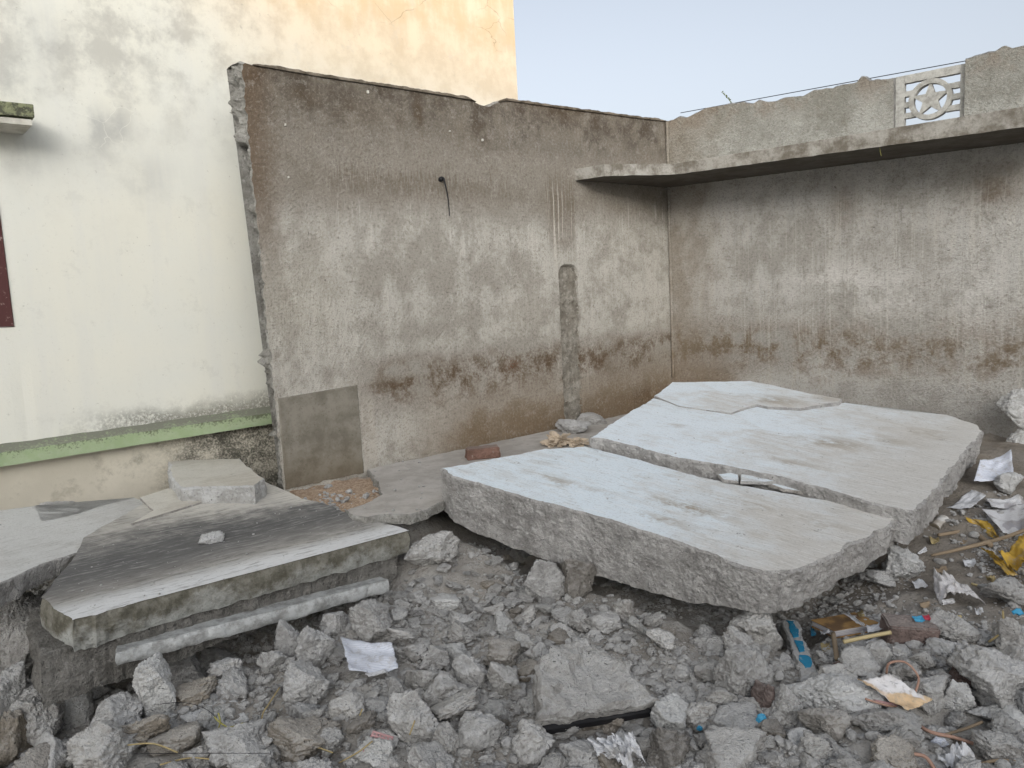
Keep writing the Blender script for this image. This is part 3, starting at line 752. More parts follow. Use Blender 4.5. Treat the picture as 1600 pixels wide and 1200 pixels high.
# shelf that runs round the corner
zb = UVL(899, 282)[1]; TH = .088
sp = [onplane(898, 281, A, nL)]; sp[0].z = zb
p_in = onz(1055, 272.5, zb+.005); p_fl = onz(945, 275, zb); p_r = onz(1588, 200, zb-.03)
zt = zb+TH
shp = [Vector((sp[0].x, sp[0].y, zt)) - nL*.02, Vector((p_fl.x, p_fl.y, zt)), Vector((p_in.x, p_in.y, zt)), Vector((p_r.x, p_r.y, zt))]
dv = (shp[3]-shp[2]).normalized(); shp[3] = shp[3] + dv*.35
back = Cc + uR*((shp[3]-Cc).dot(uR)) - nR*.02; back.z = zt
cb = Vector((Cc.x, Cc.y, zt)) - nR*.02 - nL*.02
MS = frame(Vector((Cc.x, Cc.y, zt)), uR, Z3); Mi = MS.inverted()
ol = [((Mi @ p).x, (Mi @ p).y, tt_, jg) for p, tt_, jg in zip(shp + [back, cb], (TH, TH, TH-.004, TH+.035, TH+.035, TH), (.0025, .0025, .003, .03, .0, .0))]
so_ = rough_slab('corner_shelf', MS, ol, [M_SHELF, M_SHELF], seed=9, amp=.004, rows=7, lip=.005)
tag(so_, 'long thin concrete ledge cantilevered round the corner of both walls', 'shelf')

# --- cream house behind
house = thing('cream_house', 'cream limewashed house wall with green plinth band behind the broken partition', 'house', (Bq.x, Bq.y, -.4))
uEndB = UVB(806.5, 100)[0]
wtop = UVB(0, 515)[1]; wu = UVB(22, 505)[0]; wv0 = UVB(22, 511)[1]; wu_t = UVB(0, 300)
wv1 = UVB(47, 213)[1] - .04; ww = .95
# wall built round the window opening
def grid_wall(name, u0, u1, v0, v1, mat, y=0.0, st=.05):
    v = []; f = []; nu = max(2, int((u1-u0)/st)); nv = max(2, int((v1-v0)/st))
    for j in range(nv+1):
        for i in range(nu+1):
            u_ = u0+(u1-u0)*i/nu; v_ = v0+(v1-v0)*j/nv; e = 0 if i in (0, nu) or j in (0, nv) else 1
            v.append((u_, y + e*.006*fbm(Vector((u_*1.2, v_*1.2, 8)), 3), v_))
    for j in range(nv):
        for i in range(nu): f.append((j*(nu+1)+i, j*(nu+1)+i+1, (j+1)*(nu+1)+i+1, (j+1)*(nu+1)+i))
    n0 = len(v); v += [(u0, y+.22, v0), (u1, y+.22, v0), (u1, y+.22, v1), (u0, y+.22, v1)]
    a, b, c_, d_ = 0, nu, nv*(nu+1)+nu, nv*(nu+1)
    f += [(n0+1, n0, n0+3, n0+2), (b, a, n0, n0+1)] + [(d_, c_, n0+2, n0+3), (c_, b, n0+1, n0+2), (a, d_, n0+3, n0)]
    return v, f
mb = MB(); uW0 = wu-ww
for r_ in [(wu, uEndB, .30, 4.6), (uW0, wu, .30, wv0), (uW0, wu, wv1, 4.6), (-4.5, uW0, .30, 4.6)]: mb.add(*grid_wall('w', *r_, None))
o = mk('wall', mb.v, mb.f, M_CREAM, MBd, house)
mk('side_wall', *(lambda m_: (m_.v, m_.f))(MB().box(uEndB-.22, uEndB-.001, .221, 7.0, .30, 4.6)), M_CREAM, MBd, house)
MB().box(-4.6, uEndB-.02, .03, 7.0, -.6, .299).build('plinth', M_PLINTH, MBd, house)
MB().box(-4.5, uEndB-.23, .25, 7.0, 4.2, 4.35).build('roof', M_ROOF, MBd, house)
# green band: long bevelled strip with a worn top edge
bv0, bv1 = .31, UVB(0, 703)[1]
v = []; f = []; n = 240
for i in range(n+1):
    u_ = -4.5+(uEndB+4.5)*i/n; a = fbm(Vector((u_*9, 0, 0)), 4); b_ = fbm(Vector((u_*25, 3, 0)), 3)
    v += [(u_, .02, bv0), (u_, -.055+.003*a, bv0+.003*b_), (u_, -.058+.003*b_, bv1-.008+.003*a), (u_, -.045+.004*a, bv1), (u_, .0, bv1+.030+.006*a)]
for i in range(n):
    for r_ in range(4): f.append((i*5+r_, i*5+r_+1, (i+1)*5+r_+1, (i+1)*5+r_))
f += [(4, 3, 2, 1, 0), tuple(n*5+r_ for r_ in range(5))]
MB().add(v, f).build('plinth_band', M_GREEN, MBd, house)
# sunshade over the window
su1, sv0 = UVB(47, 213)[0], UVB(47, 213)[1]; sv1 = UVB(47, 170)[1]
ss_ = rough_slab('sunshade', MBd @ Matrix.Translation((0, 0, sv1-.035)), [(uW0-.2, .0, .075, 0), (uW0-.2, -.26, .065, .004), (su1-.02, -.26, .065, .004), (su1-.02, .0, .075, 0)], [M_MOSS, M_MOSS], house, seed=4, amp=.006, rows=6)
rough_slab('soffit', MBd @ Matrix.Translation((0, 0, sv1-.108)), [(uW0-.2, .0, .03, 0), (uW0-.2, -.245, .03, .003), (su1-.032, -.245, .03, .003), (su1-.032, .0, .03, 0)], [M_SOFF, M_SOFF], house, seed=5, amp=.003, rows=4)
# window
wn_ = MB()
for r_ in [(wu-.065, wu-.004, wv0+.004, wv1-.004), (uW0+.004, uW0+.065, wv0+.004, wv1-.004), (uW0+.066, wu-.066, wv0+.004, wv0+.065), (uW0+.066, wu-.066, wv1-.065, wv1-.004), ((uW0+wu)/2-.03, (uW0+wu)/2+.03, wv0+.066, wv1-.066)]:
    wn_.box(r_[0], r_[1], -.008, .07, r_[2], r_[3])
win = wn_.build('window', M_MAROON, MBd, house)
for i in range(9):
    zz = wv0+.066+(wv1-wv0-.132)*(i+.5)/9; mb = MB().add(*tube_vf([(uW0+.06, .035, zz), (wu-.06, .035, zz)], .007, 8)); mb.build('bar', M_MAROON, MBd, win, smooth=True)
for i in range(6):
    uu = uW0+.13+i*.14; mb = MB().add(*tube_vf([(uu, .035, wv0+.06), (uu, .035, wv1-.06)], .006, 8)); mb.build('bar', M_MAROON, MBd, win, smooth=True)
MB().box(uW0+.01, wu-.01, .16, .17, wv0+.01, wv1-.01).build('dark_backing', M_DARK, MBd, win)  # flat near-black sheet standing in for the unlit room behind

# --- unseen house added behind the camera to block the sun: its roofline shades the plot
opp = thing('sun_blocker_house', 'unseen flat roofed house added behind the viewer to shade the plot', 'house', (1, -15, -.4))
g = G('sun_blocker_paint', .9, .2); M_OPP = g.fin(g.mix(g.noise(2, 5), (.62, .58, .50), (.70, .66, .58)))
HT = 6.0
MB().box(-7, 9, -24, -15, -.5, HT-.6).build('wall', M_OPP, None, opp)
MB().box(-7.1, 9.1, -24.1, -14.9, HT-.6, HT).build('parapet', M_OPP, None, opp)
MB().box(1.75, 9.05, -22, -14.95, HT+.001, HT+.6).build('raised_blocker_right', M_OPP, None, opp)  # raised part added to keep the sun off the wall corner
MB().box(-7.05, -1.0, -22, -14.95, HT+.001, HT+1.2).build('raised_blocker_left', M_OPP, None, opp)  # raised part added to shade the left of the cream wall
for i in range(4):
    for z in (.9, 4.0):
        x0 = -6+i*3.8; w_ = MB().box(x0, x0+1.2, -15.02, -14.95, z, z+1.3).build('window', M_MAROON, None, opp)
        MB().box(x0+.08, x0+1.12, -14.949, -14.94, z+.08, z+1.22).build('pane', M_DARK, None, w_)

# ------------------------------------------------------------------ the big fallen slab (two main pieces and a flake)
T1 = [(688, 731, .24, .010), (676, 752, .24, .006), (706, 744, .26, .006), (790, 768, .29, .007), (850, 785, .30, .009), (960, 814, .30, .008), (1070, 850, .27, .010), (1130, 874, .22, .012), (1192, 893, .19, .010), (1222, 896, .18, .012), (1262, 884, .18, .016), (1300, 868, .17, .018), (1362, 838, .16, .020), (1408, 806, .13, .012), (1395, 797, .13, .010), (1340, 787, .14, .008), (1240, 772, .14, .007), (1140, 754, .14, .007), (1085, 742, .14, .006), (1000, 718, .14, .005), (935, 702, .16, .004), (915, 697, .2, .006), (850, 701, .2, .008), (770, 716, .2, .006)]
T1 = [t for t in T1 if t[:2] != (676, 752)]
ol = px_outline(T1, S2, nS, MF)
s1 = rough_slab('fallen_slab', MF, ol, [M_TOP1, M_SIDE], seed=11, amp=.013, rows=22, seg=.011, lip=.009, taper=-.05)
tag(s1, 'large thick concrete slab lying tilted with whitish top, its ragged edge facing the foreground', 'slab', 'pieces of the fallen slab')
T2 = [(922, 684, .15, .006), (942, 685, .15, .006), (1010, 703, .15, .007), (1060, 716, .15, .008), (1140, 729, .15, .008), (1215, 744, .15, .008), (1300, 767, .15, .010), (1360, 785, .16, .012), (1412, 797, .16, .010), (1428, 798, .17, .012), (1446, 786, .17, .014), (1482, 742, .17, .012), (1512, 703, .16, .012), (1537, 674, .16, .008), (1528, 664, .15, .010), (1480, 648, .15, .008), (1400, 640, .15, .008), (1320, 629, .15, .006), (1250, 637, .15, .004), (1186, 630, .15, .003), (1140, 647, .15, .003), (1100, 637, .15, .002), (1020, 622, .15, .004), (985, 642, .15, .005), (950, 664, .15, .005)]
ol = px_outline(T2, P2, nS, MF2)
s2 = rough_slab('fallen_slab', MF2, ol, [M_TOP2, M_SIDE], seed=12, amp=.014, rows=12, seg=.014, lip=.009, taper=-.02)
tag(s2, 'second large concrete slab piece behind the first, a gap between them, reaching toward the right wall', 'slab', 'pieces of the fallen slab')
P3 = S2 + nS*.075
nF = (nS + Vector((-.015, -.02, 0))).normalized()
MF3 = frame(onplane(1120, 610, P3, nS), exS, nF)
T3 = [(1022, 618, .10, .004), (1050, 597, .10, .005), (1110, 596, .10, .006), (1172, 595, .10, .006), (1205, 601, .10, .008), (1262, 614, .08, .008), (1316, 623, .05, .004), (1312, 628, .04, .004), (1250, 638, .04, .004), (1200, 636, .04, .004), (1183, 632, .04, .004), (1142, 646, .04, .003), (1100, 640, .05, .003), (1060, 634, .06, .003)]
ol = px_outline(T3, onplane(1120, 610, P3, nS), nF, MF3)
s3 = rough_slab('fallen_slab', MF3, ol, [M_TOP2, M_SIDE], seed=13, amp=.008, rows=6, seg=.014, lip=.006)
tag(s3, 'whitest slab piece at the far end, nearest the wall corner, with a thin raised flake', 'slab', 'pieces of the fallen slab')
# thin spalled flakes lying in the gap
def flake(pts, dz, label, t=.016, mat=None, sd=1):
    P_ = S2 + nS*dz; c0 = onplane(pts[0][0], pts[0][1], P_, nS); Mx = frame(c0, exS, nS)
    ol_ = px_outline([(a, b, t, .004) for a, b in pts], P_, nS, Mx)
    o_ = rough_slab('plaster_flake', Mx, ol_, [M_TOP1, M_SIDE], seed=sd, amp=.004, rows=4, seg=.01, lip=.003)
    tag(o_, label, 'plaster flake'); return o_
flake([(1156, 738), (1190, 739), (1222, 745), (1226, 750), (1195, 753), (1157, 752)], .028, 'thin pale oval plaster flake in the gap between the two slabs', sd=21)
flake([(1122, 741), (1153, 737), (1154, 752), (1130, 749)], .022, 'small pale flake left of the oval one in the slab gap', sd=22)
flake([(1200, 755), (1235, 757), (1268, 766), (1262, 769), (1225, 764)], .014, 'sliver of plaster on the front slab right of the oval flake', sd=23)

# ------------------------------------------------------------------ collapsed porch slab on the left
nP = exP.cross((onz(420, 760, .06) - fB)).normalized()
if nP.z < 0: nP = -nP
MPx = frame(fA, exP, nP)
TP = [(112, 970, .13, .010), (150, 962, .13, .010), (195, 948, .12, .004), (235, 936, .12, .002), (400, 893, .12, .0012), (520, 861, .12, .001), (640, 829, .12, .006), (622, 822, .12, .006), (570, 811, .11, .008), (520, 791, .11, .010), (480, 780, .11, .012), (440, 764, .11, .010), (415, 752, .11, .010), (350, 762, .11, .008), (230, 782, .11, .008), (130, 840, .11, .004), (112, 874, .11, .006), (84, 905, .12, .006), (62, 934, .13, .008), (82, 952, .13, .010)]
porch = thing('porch_slab', 'cracked grey porch slab with black mould and moulded front edge at lower left', 'slab', fA)
ol = px_outline(TP, fA, nP, MPx)
rough_slab('slab', MPx, ol, [M_PORCH, M_NOSE], porch, seed=31, amp=.012, rows=12, seg=.013, lip=.005, round_=.008)
Mi = MPx.inverted()
# recessed masonry course and the pale lower ledge (built in the slab's own frame: x along the edge, y back, -z down)
pl = (Mi @ onplane(70, 1000, fA, Vector((exP.y, -exP.x, 0)))).x
pr = (Mi @ fB).x
rough_slab('masonry_course', MPx @ Matrix.Translation((0, 0, -.118)), [(-.10, .030, .21, .010), (pr-.05, .026, .13, .010), (pr-.10, .5, .13, .02), (-.05, .45, .21, .02)], [M_COURSE, M_COURSE], porch, seed=32, amp=.016, rows=9, seg=.014)
def fp_(x, y, off=.0): return Mi @ onplane(x, y, fA + vplane*off, vplane)
la, lb, lc, ld = fp_(180, 1019, .02), fp_(608, 905, .02), fp_(182, 1041, .02), fp_(606, 922, .02)
exl = (MPx @ lb) - (MPx @ la)
MLg = frame(MPx @ la, exl, Z3)
Ll = exl.length
rough_slab('lower_ledge', MLg, [(0, -.005, .055, .006), (Ll*.5, -.012, .060, .004), (Ll, 0, .060, .006), (Ll-.03, .30, .05, .01), (.05, .26, .05, .01)], [M_LEDGE, M_LEDGE], porch, seed=33, amp=.008, rows=7, seg=.012, lip=.006, round_=.006)
# left plate, cracked away from the porch
PZ = onz(120, 866, .045); 
qa, qb, qc = onz(240, 845, .0), onz(0, 905, .065), onz(150, 780, .075)
nQ = (qb-qa).cross(qc-qa).normalized()
if nQ.z < 0: nQ = -nQ
MQ = frame(qa, (qa-qb), nQ)
# the porch frame has its origin at the front edge; move this one so that the mould band lands on the fold
TQ = [(240, 846, .03, .003), (180, 852, .05, .005), (120, 864, .07, .006), (60, 884, .09, .008), (0, 912, .10, .008), (-90, 955, .10, .01), (-150, 860, .10, .01), (-60, 806, .10, .01), (0, 797, .10, .008), (57, 789, .10, .006), (67, 814, .10, .006), (120, 803, .10, .008), (160, 790, .10, .006), (210, 777, .08, .006), (226, 782, .08, .006), (300, 796, .02, .004)]
ol = px_outline(TQ, qa, nQ, MQ)
g, c, h = slab_top_material('porch_plate_top', (.60, .60, .585), (.50, .49, .47), (.42, .41, .385), .0); M_TOPQ = g.fin(c, h, .35, .009)
o = rough_slab('porch_plate', MQ, ol, [M_TOPQ, M_SIDE], seed=34, amp=.012, rows=8, seg=.014, lip=.006)
tag(o, 'pale cracked concrete plate at the left picture edge, overlapping the porch slab', 'slab')
# raised block at the back
KZ = .155
kb = [(262, 722, .16, .010), (300, 716, .16, .012), (375, 709, .16, .012), (414, 742, .16, .012), (398, 757, .16, .008), (340, 762, .16, .008), (282, 768, .16, .01), (268, 750, .16, .01)]
k0_ = onz(330, 745, KZ); nK = Vector((-.02, -.06, 1)).normalized(); MK = frame(k0_, exP, nK)
ol = px_outline(kb, k0_, nK, MK)
g, c, h = slab_top_material('back_block_top', (.58, .56, .505), (.50, .47, .41), (.44, .40, .335), .1); M_TOPK = g.fin(c, h, .35, .009)
o = rough_slab('broken_block', MK, ol, [M_TOPK, M_ROCKW], seed=35, amp=.018, rows=10, seg=.013, lip=.010)
tag(o, 'rectangular broken concrete block on the porch slab against the house plinth', 'block')
pfp = fA + nP*.011; MPf = frame(onplane(270, 785, pfp, nP), exP, nP)
o = rough_slab('plaster_flake', MPf, px_outline([(205, 818, .014, .002), (240, 797, .014, .003), (218, 777, .014, .004), (262, 763, .016, .004), (284, 767, .016, .003), (356, 769, .014, .002), (305, 787, .014, .002)], pfp, nP, MPf), [M_TOPK, M_SIDE], seed=36, amp=.003, rows=4, seg=.01, lip=.002)
tag(o, 'thin brownish plaster sheet lifting off the porch slab before the broken block', 'plaster flake')

# ------------------------------------------------------------------ rubble
ICO = {}
def ico(s):
    if s not in ICO:
        bm = bmesh.new(); bmesh.ops.create_icosphere(bm, subdivisions=s, radius=1)
        ICO[s] = (np.array([tuple(v.co) for v in bm.verts]), [tuple(v.index for v in f.verts) for f in bm.faces]); bm.free()
    return ICO[s]
def rock_verts(seed, sub, dims, cuts=13, rough=.07, sharp=.9):
    r = np.random.RandomState(seed); D, F = ico(sub+1)
    n = r.normal(size=(cuts, 3)); n /= np.linalg.norm(n, axis=1)[:, None]
    h = r.uniform(.55, 1.0, cuts); h[:3] *= .85
    den = D @ n.T; rr = np.where(den > .05, h[None, :]/np.maximum(den, .05), 9.0)
    k = 55.0; rad_ = -np.log(np.exp(-k*np.minimum(rr, 3)).sum(1))/k
    rad_ = np.minimum(rad_, 1.35)
    P = D*rad_[:, None]
    o = Vector((seed*1.71 % 50, seed*.37 % 50, seed*.91 % 50)); out = []
    dm = np.array(dims)
    sc = 1.0/max(.03, float(np.mean(dm)))*float(np.mean(dm))
    for p, d in zip(P, D):
        q_ = Vector(p)*1.6+o
        a = fbm(q_, 4)*rough*1.3 + fbm(q_*4.5, 4)*rough*.75 - abs(fbm(q_*2.4+Vector((9, 3, 1)), 3))*rough*.8 + fbm(q_*15, 3)*rough*.22
        out.append(p + d*a)
    for _k in range(r.randint(1, 4)):      # broken-off bites
        c0 = D[r.randint(len(D))]; kk = np.clip(1-np.linalg.norm(D-c0, axis=1)/r.uniform(.35, .7), 0, 1)
        out = [p_*(1-.22*w_) for p_, w_ in zip(out, kk)]
    out = np.array(out)
    lo, hi = out.min(0), out.max(0); out = (out-(lo+hi)/2)/((hi-lo)/2)
    return out*dm/2, F
PLACED = []
def rock(px, py, w, h, mat, label, sub=4, dz=None, dep=.85, tilt=0, spin=None, seed=None, rough=.10, cuts=15, name='concrete_chunk', cat='rubble chunk', sink=.18, group=None):
    p = hit(px, py)
    for _ in range(3):
        depth = (p-CP).dot(Fw); wm, hm = 1.10*w*depth/FPX, 1.05*h*depth/FPX
        hv = max(.25*wm, hm*1.05)
        p = hit(px, py, hv*(.5-sink) if dz is None else dz)
    sd_ = seed if seed is not None else int(px*7+py*13)
    v_, f_ = rock_verts(sd_, sub, (wm, wm*dep, hv), cuts, rough)
    Mx = Matrix.Translation(p) @ Matrix.Rotation(spin if spin is not None else random.uniform(-.4, .4), 4, 'Z') @ Matrix.Rotation(tilt, 4, 'Y')
    o_ = mk(name, [tuple(a) for a in v_], f_, mat, Mx, None, True)
    PLACED.append((p.x, p.y, wm*.5)); tag(o_, label, cat, group); return o_
R_, RW, RB, RR = M_ROCK, M_ROCKW, M_ROCKB, M_ROCKR
HEROES = [
 (30, 985, 95, 130, R_, 'large crumbling concrete lump under the left plate, at the left picture edge', 5),
 (-75, 985, 130, 150, R_, 'huge lump under the left plate, leftmost of the rubble', 4),
 (85, 1020, 70, 60, R_, 'dark lump in the shade below the porch slab corner', 4),
 (62, 1128, 72, 80, R_, 'upright grey chunk second from the lower left edge', 5),
 (2, 1085, 60, 80, RW, 'white plastered chunk cut by the left picture edge', 4),
 (5, 1165, 60, 100, RB, 'brown earthy lump in the lower left corner', 4),
 (80, 1180, 66, 62, R_, 'rounded grey chunk on the bottom edge near the left corner', 4),
 (120, 1108, 40, 66, RW, 'narrow pale plaster wedge beside the left corner chunks', 4),
 (185, 1112, 92, 62, R_, 'broad grey chunk with a hollow shaded face below the pale block', 5),
 (245, 1078, 66, 92, RW, 'upright whitish green block standing under the pale ledge', 5),
 (160, 1165, 120, 84, R_, 'big pitted boulder at the bottom left', 5),
 (285, 1152, 78, 48, RB, 'brown faced chunk right of the big pitted boulder', 4),
 (365, 1162, 96, 52, R_, 'low grey chunk on the bottom edge beneath the white plate', 4),
 (148, 1068, 48, 44, R_, 'angular chunk in the hollow below the porch slab', 4),
 (292, 1052, 52, 54, R_, 'slanting stone leaning under the pale ledge', 4),
 (350, 1030, 72, 38, R_, 'shaded stone just below the middle of the pale ledge', 4),
 (455, 1000, 50, 66, R_, 'tall split chunk at the right of the pale ledge', 4),
 (492, 1008, 58, 62, R_, 'tall rounded chunk left of the lined paper', 4),
 (525, 975, 48, 40, R_, 'jagged stone above the lined paper', 4),
 (580, 968, 64, 56, R_, 'pointed leaning stone above the right side of the lined paper', 5),
 (622, 962, 28, 24, R_, 'small squarish stone right of the pointed leaning one', 4),
 (472, 1072, 92, 72, R_, 'large smooth boulder left below the lined paper', 5),
 (425, 1035, 44, 40, R_, 'grey stone left of the large smooth boulder', 4),
 (545, 1102, 54, 34, R_, 'flat topped dark sided stone below the lined paper', 4),
 (592, 1108, 54, 28, R_, 'low pale stone beneath the lined paper', 4),
 (620, 1078, 34, 42, R_, 'egg shaped stone below the right corner of the lined paper', 4),
 (662, 1064, 60, 50, R_, 'rounded lump right below the lined paper', 4),
 (697, 1086, 70, 64, R_, 'lump between the lined paper and the great broken slab piece', 4),
 (650, 1125, 82, 92, R_, 'large upright pale boulder at the bottom middle', 5),
 (468, 1145, 118, 62, RB, 'long slab shaped chunk with brown underside at the bottom', 5),
 (520, 1162, 36, 44, R_, 'small upright stone left of the pink plastic', 4),
 (702, 1152, 52, 42, R_, 'dark pocked stone right of the large pale boulder', 4),
 (752, 1148, 80, 64, R_, 'rough chunk left of the great broken slab piece near the bottom', 4),
 (735, 1048, 60, 56, R_, 'grey lump up against the great broken slab piece, left side', 4),
 (790, 1062, 56, 54, R_, 'round lump touching the left end of the great broken slab piece', 4),
 (785, 1022, 54, 46, RB, 'brownish lump above the left end of the great broken slab piece', 4),
 (704, 1020, 54, 30, RW, 'flat pale chip right of the lined paper', 4),
 (697, 940, 48, 20, RW, 'flat pale chip on the dusty slope between the slabs', 4),
 (720, 968, 40, 22, R_, 'flat grey stone on the dusty slope between the slabs', 4),
 (676, 860, 80, 52, R_, 'large bluish grey angular stone between the porch and the big slab', 5),
 (735, 900, 60, 34, R_, 'stone in the shade beneath the left of the big slab', 4),
 (855, 908, 62, 72, R_, 'upright stone propping up the big slab', 5),
 (905, 905, 50, 70, RB, 'brown stone deep under the big slab', 4),
 (885, 965, 40, 22, R_, 'flat dark chip below the propping stone', 4),
 (940, 972, 60, 30, R_, 'shaded flat stone beneath the front edge of the big slab', 4),
 (1048, 1120, 58, 48, RW, 'pale chunk at the right end of the black edged piece', 4),
 (1160, 1046, 88, 70, R_, 'grey pyramid shaped chunk below the big slab corner', 5),
 (1182, 985, 70, 60, R_, 'smooth triangular stone in the shade under the big slab corner', 4),
 (1052, 1165, 82, 74, RB, 'mossy faced chunk at the bottom right of the black edged piece', 5),
 (1145, 1134, 86, 48, R_, 'oblong chunk left of the blue cap', 4),
 (832, 1162, 66, 58, R_, 'chunk at the bottom below the left end of the black edged piece', 4),
 (912, 1184, 70, 40, R_, 'pale low chunk on the bottom edge left of the crumpled white lumps', 4),
 (1125, 1090, 48, 38, R_, 'pale stone left of the red brick lump', 4),
 (1108, 1052, 54, 42, R_, 'rough stone left of the grey pyramid', 4),
 (1192, 1090, 34, 48, RR, 'rounded red brown brick lump above the blue cap', 4),
 (1150, 1175, 98, 54, R_, 'wide flat chunk on the bottom edge below the blue cap', 4),
 (1230, 1108, 58, 62, R_, 'squarish grey stone right of the red brick lump', 5),
 (1300, 1084, 124, 50, RW, 'long flat topped pale chunk left of the orange printed paper', 5),
 (1290, 1127, 70, 48, RB, 'brownish chunk under the long flat topped one', 4),
 (1250, 1156, 42, 30, RW, 'small pale rounded stone near the bottom right', 4),
 (1285, 1162, 48, 38, R_, 'small angular stone right of the pale rounded one', 4),
 (1380, 1127, 100, 54, R_, 'broad grey stone just below the orange printed paper', 5),
 (1455, 1080, 62, 42, R_, 'squared grey stone right of the orange printed paper', 4),
 (1497, 1090, 48, 58, RW, 'tall pale stone second to the right of the orange printed paper', 4),
 (1475, 1014, 62, 32, RW, 'smooth whitish stone with dark underside right of the brick', 4),
 (1438, 1030, 40, 28, R_, 'dark mottled stone below the whitish one', 4),
 (1405, 1022, 42, 32, R_, 'round stone directly below the brick', 4),
 (1365, 1024, 52, 40, R_, 'grey stone left below the brick', 4),
 (1340, 1038, 64, 40, R_, 'sloping stone above the orange printed paper', 4),
 (1558, 1052, 120, 90, R_, 'very large rough chunk at the right picture edge', 5),
 (1542, 1096, 46, 36, R_, 'small block under the very large right edge chunk', 4),
 (1567, 1122, 76, 36, RW, 'pale flat stone at the right edge near the bottom', 4),
 (1490, 978, 60, 40, R_, 'grey stone right of the brick', 4),
 (1590, 1000, 60, 70, R_, 'chunk cut by the right picture edge above the very large one', 4),
 (1505, 1050, 46, 40, RR, 'red stained stone left of the very large right edge chunk', 4),
 (1407, 878, 58, 50, RW, 'angular grey lump beside the right edge of the big slab', 5),
 (1372, 902, 50, 22, R_, 'flat stone tucked under the right edge of the big slab', 4),
 (1575, 925, 76, 44, R_, 'flat concrete plate right of the plastic bag', 4),
 (1592, 640, 50, 56, RW, 'upper pale chunk piled against the end wall at right', 5),
 (1590, 690, 60, 50, RW, 'lower pale chunk of the pile at the end wall', 4),
 (1575, 755, 40, 34, RW, 'greenish white chunk beside the large right hand paper', 4),
 (897, 667, 46, 22, R_, 'flat grey stone at the foot of the conduit chase', 4),
 (925, 655, 40, 18, R_, 'dusty lump between the conduit chase and the white slab', 4),
 (330, 842, 40, 20, RW, 'small lone pale stone lying on the porch slab', 4),
 (105, 795, 80, 34, R_, 'dark broken lump in the notch of the left plate', 4),
]
onsurf = {'flat grey stone at the foot of the conduit chase': .03, 'dusty lump between the conduit chase and the white slab': .03, 'small lone pale stone lying on the porch slab': None}
for (px, py, w_, h_, mt, lb_, sb) in HEROES:
    if lb_.startswith('flat grey stone at the foot') or lb_.startswith('dusty lump'):
        o = rock(px, py, w_, h_, mt, lb_, sb); p = onz(px, py, .035); o.location = p; d_ = (p-CP).dot(Fw); continue
    if lb_.startswith('small lone pale'):
        o = rock(px, py, w_, h_, mt, lb_, sb); p = onplane(px, py, fA+nP*.012, nP); o.location = p
        dd = (p-CP).dot(Fw); o.scale = [w_*dd/FPX/o.dimensions.x]*3 if o.dimensions.x > 0 else (1, 1, 1); continue
    if lb_.startswith('dark broken lump in the notch'):
        o = rock(px, py, w_, h_, mt, lb_, sb); o.location = onz(px, py, .0); continue
    if 'piled against' in lb_ or 'of the pile at' in lb_:
        o = rock(px, py, w_, h_, mt, lb_, sb, dep=.6); p = onplane(px, py, Cc+nR*.16, nR); o.location = p; continue
    rock(px, py, w_, h_, mt, lb_, sb)

# the great broken piece with the dark painted underside edge
gp = thing('broken_slab_piece', 'great rough slab fragment with a black lower edge at the bottom middle', 'slab', hit(915, 1110))
ga, gb = hit(838, 1128, .11), hit(1032, 1094, .11)
gc = hit(930, 1012, .20); nG = (gb-ga).cross(gc-ga).normalized(); nG = nG if nG.z > 0 else -nG
MG = frame(ga, gb-ga, nG)
ol = px_outline([(836, 1126, .05, .006), (935, 1110, .05, .004), (1033, 1093, .05, .008), (1000, 1060, .09, .02), (985, 1030, .10, .02), (950, 1012, .10, .02), (905, 1008, .10, .02), (862, 1018, .10, .02), (835, 1040, .09, .02), (838, 1090, .08, .015)], ga, nG, MG)
gro = rough_slab('slab', MG, ol, [M_ROCK, M_ROCK], gp, seed=41, amp=.016, rows=8, seg=.012, lip=.012)
bm = bmesh.new(); bm.from_mesh(gro.data)
tops = [f for f in bm.faces if f.normal.z > .9 and all(abs(v.co.z) < 1e-6 for v in f.verts)]
bmesh.ops.subdivide_edges(bm, edges=list({e for f in tops for e in f.edges if e.calc_length() > .03}), cuts=3, use_grid_fill=True)
for _ in range(2):
    es = [e for e in bm.edges if e.calc_length() > .035]
    if es: bmesh.ops.subdivide_edges(bm, edges=es, cuts=1)
bmesh.ops.triangulate(bm, faces=bm.faces)
for v_ in bm.verts:
    if v_.co.z > -.02:
        q_ = v_.co; v_.co.z += .045*fbm(q_*5, 4)*min(1, 6*max(0, q_.y)) + .016*fbm(q_*22, 3) + .05*sm(q_.y, .05, .3)*abs(fbm(q_*3+Vector((3, 1, 0)), 2))
bm.to_mesh(gro.data); bm.free()
L_ = (gb-ga).length
rough_slab('black_edge', MG @ Matrix.Translation((0, 0, -.045)), [(.01, -.008, .035, .002), (L_*.96, -.008, .035, .002), (L_*.72, .09, .03, .004), (.06, .12, .03, .004)], [M_BLACK, M_BLACK], gp, seed=42, amp=.003, rows=4, seg=.02)

